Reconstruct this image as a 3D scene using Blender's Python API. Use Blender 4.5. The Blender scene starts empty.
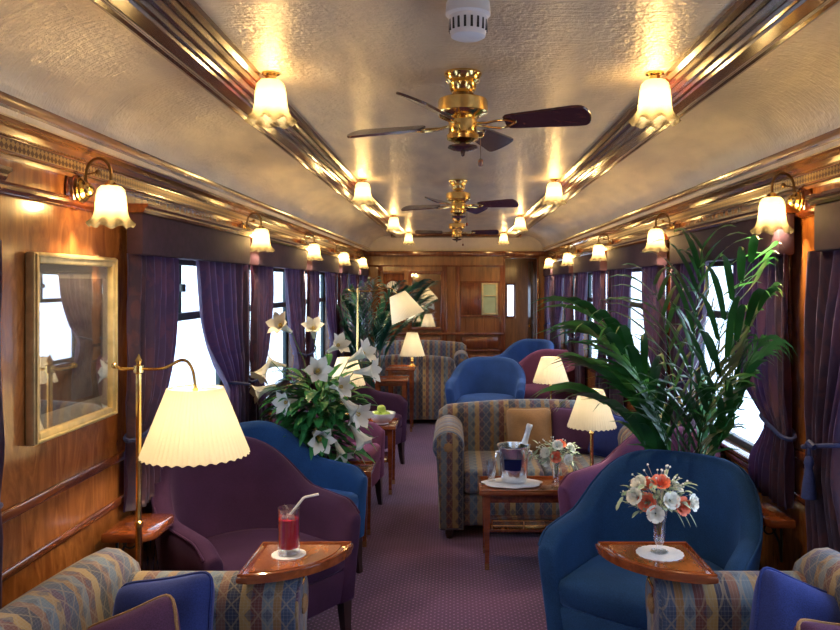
import bpy, bmesh, math, random
from math import sin, cos, pi, radians as R
from mathutils import Vector, Matrix
random.seed(7)
S = bpy.context.scene
C = S.collection
CX = 0.03                       # centre line of the carriage
XL, XR = CX - 1.35, CX + 1.35   # inner wall faces
Y0, Y1 = -2.6, 11.3

# ------------------------------------------------------------ materials
def new_mat(name):
    m = bpy.data.materials.new(name); m.use_nodes = True
    nt = m.node_tree
    return m, nt, nt.nodes['Principled BSDF'], nt.nodes['Material Output']
def N(nt, t, **kw):
    n = nt.nodes.new(t)
    for k, v in kw.items():
        if k in n.inputs.keys(): n.inputs[k].default_value = v
        else: setattr(n, k, v)
    return n
def L(nt, a, b): nt.links.new(a, b)
def rgba(c): return (c[0], c[1], c[2], 1)
def math_(nt, op, a, b=None, c=None):
    n = nt.nodes.new('ShaderNodeMath'); n.operation = op
    for i, v in enumerate((a, b, c)):
        if v is None: continue
        if isinstance(v, (int, float)): n.inputs[i].default_value = v
        else: L(nt, v, n.inputs[i])
    return n.outputs[0]
def ramp(nt, fac, stops, const=False):
    r = nt.nodes.new('ShaderNodeValToRGB'); cr = r.color_ramp
    if const: cr.interpolation = 'CONSTANT'
    while len(cr.elements) < len(stops): cr.elements.new(0.5)
    for e, (p, c) in zip(cr.elements, stops): e.position = p; e.color = rgba(c)
    L(nt, fac, r.inputs[0]); return r.outputs[0]
def bump(nt, b, h, strength=0.3, dist=0.01):
    n = N(nt, 'ShaderNodeBump', Strength=strength, Distance=dist)
    L(nt, h, n.inputs['Height']); L(nt, n.outputs[0], b.inputs['Normal'])
def objco(nt, scale=(1, 1, 1), rot=(0, 0, 0)):
    t = nt.nodes.new('ShaderNodeTexCoord')
    m = N(nt, 'ShaderNodeMapping', Scale=scale, Rotation=rot)
    L(nt, t.outputs['Object'], m.inputs['Vector']); return m.outputs[0]
def plain(name, c, rough=0.5, metal=0.0, coat=0, sheen=0, noise=0.0, nscale=30, bmp=0):
    m, nt, b, o = new_mat(name)
    b.inputs['Base Color'].default_value = rgba(c); b.inputs['Roughness'].default_value = rough
    b.inputs['Metallic'].default_value = metal; b.inputs['Coat Weight'].default_value = coat
    b.inputs['Sheen Weight'].default_value = sheen
    if noise or bmp:
        n = N(nt, 'ShaderNodeTexNoise', Scale=nscale, Detail=5); L(nt, objco(nt), n.inputs['Vector'])
        if noise:
            L(nt, ramp(nt, n.outputs[0], [(0.3, [x * (1 - noise) for x in c]), (0.7, [min(1, x * (1 + noise)) for x in c])]), b.inputs['Base Color'])
        if bmp: bump(nt, b, n.outputs[0], bmp, 0.004)
    return m
def wood(name, c1, c2, scale=(14, 14, 1.2), rough=0.25, coat=0.5, burl=0):
    m, nt, b, o = new_mat(name)
    v = objco(nt, scale)
    n = N(nt, 'ShaderNodeTexNoise', Scale=2.2, Detail=8, Roughness=0.62, Distortion=0.6 + burl); L(nt, v, n.inputs['Vector'])
    L(nt, ramp(nt, n.outputs[0], [(0.28, c1), (0.52, [(x + y) / 2 for x, y in zip(c1, c2)]), (0.72, c2)]), b.inputs['Base Color'])
    b.inputs['Roughness'].default_value = rough; b.inputs['Coat Weight'].default_value = coat; b.inputs['Coat Roughness'].default_value = 0.12
    bump(nt, b, n.outputs[0], 0.05, 0.003)
    return m
def velvet(name, c, sheen=0.6, scale=260, tint=None):
    m, nt, b, o = new_mat(name)
    v = objco(nt)
    n = N(nt, 'ShaderNodeTexNoise', Scale=scale, Detail=2); L(nt, v, n.inputs['Vector'])
    n2 = N(nt, 'ShaderNodeTexNoise', Scale=6, Detail=4); L(nt, v, n2.inputs['Vector'])
    f = math_(nt, 'ADD', math_(nt, 'MULTIPLY', n.outputs[0], 0.6), math_(nt, 'MULTIPLY', n2.outputs[0], 0.4))
    L(nt, ramp(nt, f, [(0.3, [x * 0.6 for x in c]), (0.7, [x * 1.35 for x in c])]), b.inputs['Base Color'])
    b.inputs['Roughness'].default_value = 0.85; b.inputs['Sheen Weight'].default_value = sheen
    b.inputs['Sheen Roughness'].default_value = 0.35; b.inputs['Sheen Tint'].default_value = rgba(tint or [min(1, x * 4 + 0.1) for x in c])
    b.inputs['Specular IOR Level'].default_value = 0.2
    bump(nt, b, n.outputs[0], 0.25, 0.002)
    return m
def kilim(name, axis):
    """woven stripes crossing a band of diamonds and zigzags; u runs along the stripes' order"""
    m, nt, b, o = new_mat(name)
    t = nt.nodes.new('ShaderNodeTexCoord'); s = nt.nodes.new('ShaderNodeSeparateXYZ'); L(nt, t.outputs['Object'], s.inputs[0])
    x, y, z = s.outputs
    u = x if axis == 'x' else y
    v = math_(nt, 'ADD', z, math_(nt, 'MULTIPLY', y if axis == 'x' else x, 0.9))
    wob = N(nt, 'ShaderNodeTexNoise', Scale=9, Detail=2); L(nt, t.outputs['Object'], wob.inputs['Vector'])
    u2 = math_(nt, 'ADD', u, math_(nt, 'MULTIPLY', wob.outputs[0], 0.008))
    f = math_(nt, 'FRACT', math_(nt, 'DIVIDE', u2, 0.36))
    cols = [(0.035, 0.06, 0.13), (0.20, 0.11, 0.045), (0.12, 0.15, 0.19), (0.12, 0.035, 0.035), (0.30, 0.20, 0.08), (0.02, 0.025, 0.06),
            (0.16, 0.08, 0.065), (0.09, 0.14, 0.21), (0.24, 0.16, 0.08), (0.06, 0.03, 0.09)]
    ps = [0, .13, .2, .3, .4, .5, .62, .7, .83, .92]
    base = ramp(nt, f, list(zip(ps, cols)), True)
    tri = math_(nt, 'MULTIPLY', math_(nt, 'ABSOLUTE', math_(nt, 'SUBTRACT', math_(nt, 'FRACT', math_(nt, 'DIVIDE', v, 0.075)), 0.5)), 2.0)
    uu = math_(nt, 'MULTIPLY', math_(nt, 'ABSOLUTE', math_(nt, 'SUBTRACT', math_(nt, 'FRACT', math_(nt, 'DIVIDE', u, 0.0575)), 0.5)), 2.0)
    d = math_(nt, 'ABSOLUTE', math_(nt, 'SUBTRACT', math_(nt, 'ADD', tri, uu), 1.0))
    line = math_(nt, 'LESS_THAN', d, 0.12)
    core = math_(nt, 'LESS_THAN', math_(nt, 'ADD', tri, uu), 0.55)
    mix = N(nt, 'ShaderNodeMixRGB'); mix.inputs['Color2'].default_value = (0.30, 0.24, 0.16, 1)
    L(nt, math_(nt, 'MULTIPLY', line, 0.40), mix.inputs['Fac']); L(nt, base, mix.inputs['Color1'])
    mix2 = N(nt, 'ShaderNodeMixRGB'); mix2.inputs['Color2'].default_value = (0.02, 0.035, 0.09, 1)
    L(nt, math_(nt, 'MULTIPLY', core, 0.6), mix2.inputs['Fac']); L(nt, mix.outputs[0], mix2.inputs['Color1'])
    g = math_(nt, 'ADD', math_(nt, 'LESS_THAN', math_(nt, 'FRACT', math_(nt, 'DIVIDE', u, 0.0115)), 0.16), math_(nt, 'LESS_THAN', math_(nt, 'FRACT', math_(nt, 'DIVIDE', v, 0.0115)), 0.16))
    mix3 = N(nt, 'ShaderNodeMixRGB'); mix3.inputs['Color2'].default_value = (0.36, 0.36, 0.36, 1)
    L(nt, math_(nt, 'MULTIPLY', g, 0.16), mix3.inputs['Fac']); L(nt, mix2.outputs[0], mix3.inputs['Color1'])
    hs = N(nt, 'ShaderNodeHueSaturation', Value=0.95); L(nt, mix3.outputs[0], hs.inputs['Color'])
    L(nt, hs.outputs[0], b.inputs['Base Color'])
    b.inputs['Roughness'].default_value = 0.85; b.inputs['Sheen Weight'].default_value = 0.25
    n = N(nt, 'ShaderNodeTexNoise', Scale=200, Detail=2); L(nt, t.outputs['Object'], n.inputs['Vector']); bump(nt, b, n.outputs[0], 0.4, 0.002)
    return m
def glowing(name, c, transp, transl, rough=0.4, base=None, pleat=False):
    """frosted glass or pleated fabric that lets the bulb's light through"""
    m, nt, b, o = new_mat(name)
    b.inputs['Base Color'].default_value = rgba(base or c); b.inputs['Roughness'].default_value = rough
    tl = N(nt, 'ShaderNodeBsdfTranslucent'); tl.inputs['Color'].default_value = rgba(c)
    tr = N(nt, 'ShaderNodeBsdfTransparent'); tr.inputs['Color'].default_value = (1.0, 0.92, 0.74, 1)
    m1 = N(nt, 'ShaderNodeMixShader'); m1.inputs[0].default_value = transl
    L(nt, b.outputs[0], m1.inputs[1]); L(nt, tl.outputs[0], m1.inputs[2])
    m2 = N(nt, 'ShaderNodeMixShader'); m2.inputs[0].default_value = transp
    L(nt, m1.outputs[0], m2.inputs[1]); L(nt, tr.outputs[0], m2.inputs[2]); L(nt, m2.outputs[0], o.inputs[0])
    return m
def glass(name, tint=(1, 1, 1), gloss=0.12, rough=0.03):
    m, nt, b, o = new_mat(name)
    tr = N(nt, 'ShaderNodeBsdfTransparent'); tr.inputs['Color'].default_value = rgba(tint)
    g = N(nt, 'ShaderNodeBsdfGlossy', Roughness=rough); g.inputs['Color'].default_value = (1, 1, 1, 1)
    lw = N(nt, 'ShaderNodeLayerWeight', Blend=0.35)
    f = math_(nt, 'ADD', math_(nt, 'MULTIPLY', lw.outputs['Facing'], 0.55), gloss)
    mx = N(nt, 'ShaderNodeMixShader'); L(nt, f, mx.inputs[0]); L(nt, tr.outputs[0], mx.inputs[1]); L(nt, g.outputs[0], mx.inputs[2])
    L(nt, mx.outputs[0], o.inputs[0]); return m

M = {}
M['wall_wood'] = wood('panel wood', (0.15, 0.040, 0.010), (0.42, 0.155, 0.038), (5, 5, 1.6), 0.22, 0.6, burl=1.6)
M['end_wood'] = wood('end wall wood', (0.14, 0.045, 0.013), (0.33, 0.125, 0.035), (9, 9, 1.1), 0.28, 0.5)
M['mahog'] = wood('mahogany', (0.07, 0.016, 0.006), (0.24, 0.065, 0.018), (16, 2, 16), 0.16, 0.9)
M['mahog_z'] = wood('mahogany upright grain', (0.07, 0.016, 0.006), (0.26, 0.07, 0.02), (16, 16, 1.5), 0.2, 0.8)
M['beam'] = wood('polished beam wood', (0.030, 0.007, 0.003), (0.13, 0.032, 0.010), (18, 1.2, 18), 0.2, 0.3)
M['cornice'] = wood('cornice wood', (0.13, 0.05, 0.018), (0.34, 0.15, 0.055), (18, 1.2, 18), 0.18, 0.9)
M['table'] = wood('table wood', (0.14, 0.030, 0.009), (0.36, 0.095, 0.026), (2.5, 14, 14), 0.12, 1.0)
M['leg'] = plain('dark leg wood', (0.022, 0.010, 0.008), 0.3, coat=0.5)
M['brass'] = plain('brass', (0.86, 0.60, 0.22), 0.16, 1.0)
M['gold'] = plain('gilt', (0.66, 0.52, 0.26), 0.42, 0.6, noise=0.2, nscale=20)
M['darkbrass'] = plain('aged brass', (0.20, 0.12, 0.05), 0.3, 1.0)
M['silver'] = plain('silver', (0.88, 0.92, 0.98), 0.2, 0.93)
M['iron'] = plain('dark iron', (0.05, 0.055, 0.05), 0.35, 0.7)
M['blade'] = wood('fan blade wood', (0.03, 0.010, 0.012), (0.10, 0.03, 0.028), (3, 20, 20), 0.25, 0.6)
M['white'] = plain('white plastic', (0.72, 0.70, 0.72), 0.35)
M['slot'] = plain('dark slot', (0.02, 0.02, 0.02), 0.7)
M['linen'] = plain('white linen', (0.86, 0.87, 0.92), 0.8, noise=0.05, nscale=80, bmp=0.4)
M['mat'] = plain('cream mount board', (0.80, 0.72, 0.55), 0.7)
M['cream'] = plain('cream lunette paint', (0.62, 0.55, 0.47), 0.5, noise=0.06, nscale=12)
M['windowframe'] = plain('dark green window metal', (0.022, 0.045, 0.05), 0.35)
M['blue'] = velvet('blue velvet', (0.014, 0.058, 0.18), 0.6)
M['blue2'] = velvet('pale blue velvet', (0.028, 0.075, 0.24), 0.6)
M['purple'] = velvet('aubergine wool', (0.046, 0.016, 0.052), 0.35, 380)
M['mauve'] = velvet('mauve wool', (0.15, 0.05, 0.12), 0.5, 380)
M['navy'] = velvet('navy cushion silk', (0.018, 0.032, 0.16), 0.5)
M['tan'] = velvet('tan cushion silk', (0.28, 0.165, 0.085), 0.3)
M['plum'] = velvet('plum cushion silk', (0.065, 0.026, 0.075), 0.45)
M['kx'] = kilim('kilim weave', 'x')
M['ky'] = kilim('kilim weave lengthways', 'y')
M['cordblue'] = plain('blue cord', (0.010, 0.020, 0.11), 0.6, sheen=0.05, noise=0.3, nscale=200)
M['tulip'] = glowing('frosted tulip glass', (0.095, 0.082, 0.056), 0.34, 0.9, 0.25, (0.5, 0.45, 0.33))
M['lampshade'] = glowing('pleated cream shade', (0.80, 0.76, 0.66), 0.03, 0.5, 0.8, (0.85, 0.78, 0.62))
M['pane'] = glass('window glass', (0.93, 0.97, 1.0), 0.02)
M['clear'] = glass('clear drinking glass', (0.95, 0.97, 1.0), 0.10)
M['pictureglass'] = glass('picture glass', (0.98, 0.98, 0.97), 0.12)
M['mirror'] = plain('mirror', (0.80, 0.80, 0.78), 0.03, 1.0)
M['leaf'] = plain('leaf green', (0.035, 0.20, 0.055), 0.35, noise=0.5, nscale=9)
M['palm'] = plain('palm green', (0.035, 0.17, 0.045), 0.3, noise=0.55, nscale=5)
M['palmdark'] = plain('deep palm green', (0.012, 0.085, 0.055), 0.32, noise=0.5, nscale=6)
M['stem'] = plain('stem green', (0.10, 0.24, 0.05), 0.5)
M['lily'] = plain('lily white', (0.88, 0.88, 0.80), 0.5, sheen=0.2)
M['stamen'] = plain('stamen yellow', (0.65, 0.45, 0.08), 0.6)
M['rose'] = plain('coral petals', (0.85, 0.22, 0.13), 0.55, noise=0.25, nscale=40)
M['whitepetal'] = plain('white petals', (0.90, 0.90, 0.84), 0.5)
M['greyleaf'] = plain('grey green leaves', (0.34, 0.47, 0.36), 0.45, noise=0.4, nscale=20)
M['apple'] = plain('green apple skin', (0.45, 0.58, 0.10), 0.3, noise=0.25, nscale=10)
M['china'] = plain('white china', (0.85, 0.85, 0.86), 0.15, coat=0.5)
M['pot'] = plain('dark glazed pot', (0.035, 0.03, 0.045), 0.25, coat=0.5)
M['soil'] = plain('soil', (0.03, 0.018, 0.01), 0.9, noise=0.4)
M['label'] = plain('blue label', (0.012, 0.02, 0.13), 0.4)
M['foil'] = plain('silver white foil', (0.85, 0.86, 0.86), 0.35, 0.3)
M['bottle'] = plain('dark bottle glass', (0.012, 0.03, 0.014), 0.08, coat=1)
M['straw'] = plain('white straw', (0.92, 0.90, 0.88), 0.4)
M['doorblack'] = plain('dark door leaf', (0.03, 0.015, 0.01), 0.3)

# the ceiling paint: a hammered, semi-gloss cream that smears the lamps into streaks
m, nt, b, o = new_mat('hammered ceiling paint'); M['ceiling'] = m
v = objco(nt)
n1 = N(nt, 'ShaderNodeTexNoise', Scale=55, Detail=3, Roughness=0.6); L(nt, v, n1.inputs['Vector'])
v2 = objco(nt, (1, 0.28, 1)); n2 = N(nt, 'ShaderNodeTexNoise', Scale=9, Detail=3); L(nt, v2, n2.inputs['Vector'])
v3 = objco(nt, (14, 130, 14)); n3 = N(nt, 'ShaderNodeTexNoise', Scale=1.0, Detail=2); L(nt, v3, n3.inputs['Vector'])
L(nt, ramp(nt, n2.outputs[0], [(0.3, (0.57, 0.49, 0.41)), (0.7, (0.78, 0.68, 0.53))]), b.inputs['Base Color'])
b.inputs['Roughness'].default_value = 0.33; b.inputs['Metallic'].default_value = 0.4
h = math_(nt, 'ADD', math_(nt, 'MULTIPLY', n1.outputs[0], 0.6), math_(nt, 'MULTIPLY', n3.outputs[0], 0.5))
bump(nt, b, math_(nt, 'ADD', h, math_(nt, 'MULTIPLY', n2.outputs[0], 0.7)), 0.75, 0.014)

# carpet: purple with a lattice of pale dots
m, nt, b, o = new_mat('dotted purple carpet'); M['carpet'] = m
v = objco(nt, (38, 38, 38), (0, 0, R(45))); s = nt.nodes.new('ShaderNodeSeparateXYZ'); L(nt, v, s.inputs[0])
fx = math_(nt, 'SUBTRACT', math_(nt, 'FRACT', s.outputs[0]), 0.5); fy = math_(nt, 'SUBTRACT', math_(nt, 'FRACT', s.outputs[1]), 0.5)
d = math_(nt, 'ADD', math_(nt, 'MULTIPLY', fx, fx), math_(nt, 'MULTIPLY', fy, fy))
nz = N(nt, 'ShaderNodeTexNoise', Scale=2.0, Detail=6); L(nt, objco(nt), nz.inputs['Vector'])
basec = ramp(nt, nz.outputs[0], [(0.3, (0.046, 0.009, 0.080)), (0.7, (0.090, 0.020, 0.122))])
mx = N(nt, 'ShaderNodeMixRGB'); mx.inputs['Color2'].default_value = (0.33, 0.17, 0.42, 1)
L(nt, math_(nt, 'MULTIPLY', math_(nt, 'LESS_THAN', d, 0.035), 0.75), mx.inputs['Fac']); L(nt, basec, mx.inputs['Color1']); L(nt, mx.outputs[0], b.inputs['Base Color'])
b.inputs['Roughness'].default_value = 0.95; b.inputs['Sheen Weight'].default_value = 0.3
nn = N(nt, 'ShaderNodeTexNoise', Scale=300); L(nt, objco(nt), nn.inputs['Vector']); bump(nt, b, nn.outputs[0], 0.4, 0.003)

# curtains: shot damask, a little light comes through
def curtain_mat(name, c1, c2, through=(0.16, 0.06, 0.17)):
    m, nt, b, o = new_mat(name)
    v = objco(nt, (9, 9, 5)); n = N(nt, 'ShaderNodeTexNoise', Scale=1.3, Detail=3, Distortion=1.5); L(nt, v, n.inputs['Vector'])
    L(nt, ramp(nt, n.outputs[0], [(0.46, c1), (0.56, c2)]), b.inputs['Base Color'])
    b.inputs['Roughness'].default_value = 0.6; b.inputs['Sheen Weight'].default_value = 0.5; b.inputs['Sheen Tint'].default_value = (0.5, 0.45, 0.85, 1)
    tl = N(nt, 'ShaderNodeBsdfTranslucent'); tl.inputs['Color'].default_value = rgba(through)
    mx = N(nt, 'ShaderNodeMixShader'); mx.inputs[0].default_value = 0.14
    L(nt, b.outputs[0], mx.inputs[1]); L(nt, tl.outputs[0], mx.inputs[2]); L(nt, mx.outputs[0], o.inputs[0])
    return m
M['curtain'] = curtain_mat('shot purple damask', (0.055, 0.030, 0.062), (0.11, 0.042, 0.062))
M['valance'] = plain('aubergine pelmet cloth', (0.036, 0.012, 0.027), 0.8, sheen=0.0, noise=0.25, nscale=25)
# gilt fretwork for the frieze
m, nt, b, o = new_mat('gilt fretwork'); M['fret'] = m
v = objco(nt, (60, 60, 60), (R(45), 0, 0)); ck = N(nt, 'ShaderNodeTexChecker', Scale=1.0); L(nt, v, ck.inputs['Vector'])
ck.inputs['Color1'].default_value = (0.10, 0.04, 0.015, 1); ck.inputs['Color2'].default_value = (0.42, 0.27, 0.10, 1)
L(nt, ck.outputs[0], b.inputs['Base Color']); b.inputs['Roughness'].default_value = 0.3; b.inputs['Metallic'].default_value = 0.3
# a soft landscape print
m, nt, b, o = new_mat('landscape print'); M['print'] = m
n = N(nt, 'ShaderNodeTexNoise', Scale=3.5, Detail=7, Distortion=0.8); L(nt, objco(nt, (1, 1, 2)), n.inputs['Vector'])
L(nt, ramp(nt, n.outputs[0], [(0.3, (0.10, 0.085, 0.07)), (0.5, (0.26, 0.21, 0.18)), (0.7, (0.50, 0.44, 0.38))]), b.inputs['Base Color']); b.inputs['Roughness'].default_value = 0.6
# cocktail
m, nt, b, o = new_mat('red cocktail'); M['drink'] = m
b.inputs['Base Color'].default_value = (0.95, 0.02, 0.04, 1); b.inputs['Transmission Weight'].default_value = 0.25; b.inputs['Roughness'].default_value = 0.1; b.inputs['IOR'].default_value = 1.33
m, nt, b, o = new_mat('ice'); M['ice'] = m
b.inputs['Base Color'].default_value = (0.95, 0.55, 0.55, 1); b.inputs['Transmission Weight'].default_value = 0.5; b.inputs['Roughness'].default_value = 0.15

# ------------------------------------------------------------ geometry helpers
def NB(): return bmesh.new()
def obj(name, bm, mat, parent=None, smooth=True, ang=40, loc=None):
    bmesh.ops.recalc_face_normals(bm, faces=bm.faces)
    me = bpy.data.meshes.new(name); bm.to_mesh(me); bm.free()
    me.materials.append(mat if not isinstance(mat, str) else M[mat])
    if smooth:
        me.shade_smooth(); me.set_sharp_from_angle(angle=R(ang))
    o = bpy.data.objects.new(name, me); C.objects.link(o)
    if parent is not None: o.parent = parent
    if loc is not None: o.location = loc
    return o
def thing(name, label, cat, loc=(0, 0, 0), rotz=0, group=None):
    o = bpy.data.objects.new(name, None); C.objects.link(o); o.empty_display_size = 0.1
    o.location = loc; o.rotation_euler = (0, 0, rotz); o['label'] = label; o['category'] = cat
    if group: o['group'] = group
    return o
def tag(o, label, cat, group=None):
    o['label'] = label; o['category'] = cat
    if group: o['group'] = group
    return o
def struct(name, bm, mat, parent=None, **kw):
    o = obj(name, bm, mat, parent, **kw)
    if parent is None: o['kind'] = 'structure'
    return o
def dup(root, loc, rotz=0, label=None, group=None, scale=None):
    def cp(o, par):
        c = o.copy(); C.objects.link(c)
        if par is not None: c.parent = par
        for ch in kids.get(o.name, ()): cp(ch, c)
        return c
    kids = {}
    for q in list(C.objects):
        if q.parent is not None: kids.setdefault(q.parent.name, []).append(q)
    r = cp(root, None)
    r.location = loc; r.rotation_euler = (0, 0, rotz)
    if scale: r.scale = scale
    if label: r['label'] = label
    if group: r['group'] = group
    return r
def box(bm, x0, x1, y0, y1, z0, z1, bev=0, mtx=None, seg=2):
    vs = [bm.verts.new((x, y, z)) for x in (x0, x1) for y in (y0, y1) for z in (z0, z1)]
    fs = [(0, 1, 3, 2), (4, 6, 7, 5), (0, 4, 5, 1), (2, 3, 7, 6), (0, 2, 6, 4), (1, 5, 7, 3)]
    faces = [bm.faces.new([vs[i] for i in f]) for f in fs]
    if mtx is not None:
        for v_ in vs: v_.co = mtx @ v_.co
    if bev:
        es = list({e for f in faces for e in f.edges})
        bmesh.ops.bevel(bm, geom=es, offset=bev, segments=seg, profile=0.5, affect='EDGES')
def ringloft(bm, rings, closed=True, cap0=True, cap1=True, loop=False):
    """rings: list of lists of points (same count)"""
    R_ = [[bm.verts.new(p) for p in r] for r in rings]
    n = len(R_[0]); m_ = len(R_)
    for i in range(m_ - (0 if loop else 1)):
        a, b_ = R_[i], R_[(i + 1) % m_]
        for j in range(n if closed else n - 1):
            k = (j + 1) % n
            bm.faces.new((a[j], a[k], b_[k], b_[j]))
    if not loop and closed:
        if cap0: bm.faces.new(R_[0])
        if cap1: bm.faces.new(R_[-1][::-1])
    return R_
def lathe(bm, prof, seg=24, c=(0, 0, 0), axis='z', mod=None):
    rings = []
    for i, (r, h) in enumerate(prof):
        ring = []
        for k in range(seg):
            a = 2 * pi * k / seg
            rr, hh = (r, h) if mod is None else mod(r, h, a, i / (len(prof) - 1))
            rr = max(rr, 0.0004)
            if axis == 'z': p = (c[0] + rr * cos(a), c[1] + rr * sin(a), c[2] + hh)
            elif axis == 'x': p = (c[0] + hh, c[1] + rr * cos(a), c[2] + rr * sin(a))
            else: p = (c[0] + rr * cos(a), c[1] + hh, c[2] + rr * sin(a))
            ring.append(p)
        rings.append(ring)
    ringloft(bm, rings)
def tube(bm, pts, r, seg=8, closed=False):
    pts = [Vector(p) for p in pts]; n = len(pts); rings = []
    up = None
    for i, p in enumerate(pts):
        if closed: t = pts[(i + 1) % n] - pts[i - 1]
        else: t = pts[min(i + 1, n - 1)] - pts[max(i - 1, 0)]
        t.normalize()
        if up is None: up = t.orthogonal().normalized()
        else:
            up = up - t * up.dot(t)
            if up.length < 1e-5: up = t.orthogonal()
            up.normalize()
        s_ = t.cross(up)
        rr = r[i] if isinstance(r, (list, tuple)) else r
        rings.append([p + (up * cos(2 * pi * k / seg) + s_ * sin(2 * pi * k / seg)) * rr for k in range(seg)])
    ringloft(bm, rings, loop=closed)
def prism(bm, poly, z0, z1, bev=0, seg=2, mtx=None):
    a = [bm.verts.new((x, y, z0)) for x, y in poly]; b_ = [bm.verts.new((x, y, z1)) for x, y in poly]
    fs = [bm.faces.new(a[::-1]), bm.faces.new(b_)]
    n = len(poly)
    for i in range(n): fs.append(bm.faces.new((a[i], a[(i + 1) % n], b_[(i + 1) % n], b_[i])))
    if mtx is not None:
        for v_ in a + b_: v_.co = mtx @ v_.co
    if bev:
        es = list(set(fs[0].edges) | set(fs[1].edges))
        bmesh.ops.bevel(bm, geom=es, offset=bev, segments=seg, profile=0.5, affect='EDGES')
def prism_y(bm, poly, y0, y1, bev=0):     # poly in XZ, extruded along Y
    mt = Matrix(((1, 0, 0, 0), (0, 0, 1, 0), (0, 1, 0, 0), (0, 0, 0, 1)))
    prism(bm, poly, y0, y1, bev, mtx=mt)
def prism_x(bm, poly, x0, x1, bev=0):     # poly in YZ, extruded along X
    mt = Matrix(((0, 0, 1, 0), (1, 0, 0, 0), (0, 1, 0, 0), (0, 0, 0, 1)))
    prism(bm, poly, x0, x1, bev, mtx=mt)
def grid(bm, fn, nu, nv, thick=0):
    V_ = [[bm.verts.new(fn(i / nu, j / nv)) for j in range(nv + 1)] for i in range(nu + 1)]
    fs = []
    for i in range(nu):
        for j in range(nv):
            fs.append(bm.faces.new((V_[i][j], V_[i + 1][j], V_[i + 1][j + 1], V_[i][j + 1])))
    if thick: bmesh.ops.solidify(bm, geom=fs, thickness=thick)
def sphere(bm, c, r, seg=12, sc=(1, 1, 1)):
    prof = [(r * sin(pi * i / (seg // 2 + 2)) * 1.0, -r * cos(pi * i / (seg // 2 + 2)) * sc[2]) for i in range(seg // 2 + 3)]
    lathe(bm, prof, seg, c, mod=lambda rr, hh, a, t: (rr * (sc[0] * cos(a) ** 2 + sc[1] * sin(a) ** 2), hh))
def sm(x, a=0, b_=1):
    x = max(0, min(1, (x - a) / (b_ - a))); return x * x * (3 - 2 * x)
def arc(cx, cy, r, a0, a1, n): return [(cx + r * cos(R(a0 + (a1 - a0) * i / n)), cy + r * sin(R(a0 + (a1 - a0) * i / n))) for i in range(n + 1)]
def lamp_light(name, parent, loc, watts, radius=0.02, col=(1.0, 0.73, 0.40)):
    l = bpy.data.lights.new(name, 'POINT'); l.energy = watts; l.shadow_soft_size = radius; l.color = col
    o = bpy.data.objects.new(name, l); C.objects.link(o); o.location = loc; o.parent = parent
    return o

# ------------------------------------------------------------ the carriage shell
bm = NB(); box(bm, XL - 0.1, XR + 0.1, Y0 - 0.1, Y1 + 2.0, -0.06, 0.0); struct('floor', bm, 'carpet', smooth=False)
# ceiling: flat crown between the beams, elliptical coves out to the cornices
def ceil_profile():
    pts = []
    for i in range(13):
        t = R(90 * i / 12)
        pts.append((CX - 0.90 - 0.37 * cos(t), 2.07 + 0.25 * sin(t)))
    for i in range(12, -1, -1):
        t = R(90 * i / 12)
        pts.append((CX + 0.90 + 0.37 * cos(t), 2.07 + 0.25 * sin(t)))
    return pts
cp = ceil_profile()
bm = NB(); prism_y(bm, cp + [(XR + 0.02, 2.07), (XR + 0.02, 2.45), (XL - 0.02, 2.45), (XL - 0.02, 2.07)], Y0, Y1 + 0.01)
struct('ceiling', bm, 'ceiling', ang=30)

WIN_L = [(-1.7, -0.2), (0.72, 2.04), (3.20, 4.62), (4.98, 6.42), (6.82, 8.24), (8.62, 9.98), (10.32, 11.1)]
WIN_R = [(-0.6, 0.85), (1.30, 2.72), (3.22, 4.58), (5.02, 6.48), (6.95, 8.32), (8.80, 10.08), (10.42, 11.12)]
ZS, ZT = 0.78, 1.74
def side_wall(name, x_in, sgn, wins):
    xo = x_in + sgn * 0.09
    a, b2 = min(x_in, xo), max(x_in, xo)
    bm = NB()
    box(bm, a, b2, Y0, Y1, 0, ZS); box(bm, a, b2, Y0, Y1, ZT, 2.3)
    ys = [Y0] + [q for w in wins for q in w] + [Y1]
    for i in range(0, len(ys), 2): box(bm, a, b2, ys[i], ys[i + 1], ZS, ZT)
    struct(name, bm, 'wall_wood', smooth=False)
    # mouldings on every pier and below the sills
    bm = NB(); t0, t1 = (x_in, x_in - sgn * 0.018)
    lo, hi = min(t0, t1), max(t0, t1)
    for i in range(0, len(ys), 2):
        p, q = ys[i], ys[i + 1]
        box(bm, lo, hi, p, q, 0.905, 0.94, 0.006)
        w_ = 0.045
        if q - p > 0.3:
            for (c_, d_) in ((p, p + w_), (q - w_, q)): box(bm, lo, hi, c_, d_, 0.94, 1.90, 0.006)
        box(bm, lo, hi, p, q, 1.86, 1.90, 0.006)
    box(bm, lo, hi, Y0, Y1, 0.735, 0.765, 0.008)
    box(bm, min(x_in, x_in - sgn * 0.03), max(x_in, x_in - sgn * 0.03), Y0, Y1, 0.0, 0.12, 0.01)
    struct('baseboard_' + name[5:], bm, 'mahog', ang=30)
side_wall('wall_left', XL, -1, WIN_L); side_wall('wall_right', XR, 1, WIN_R)

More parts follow.
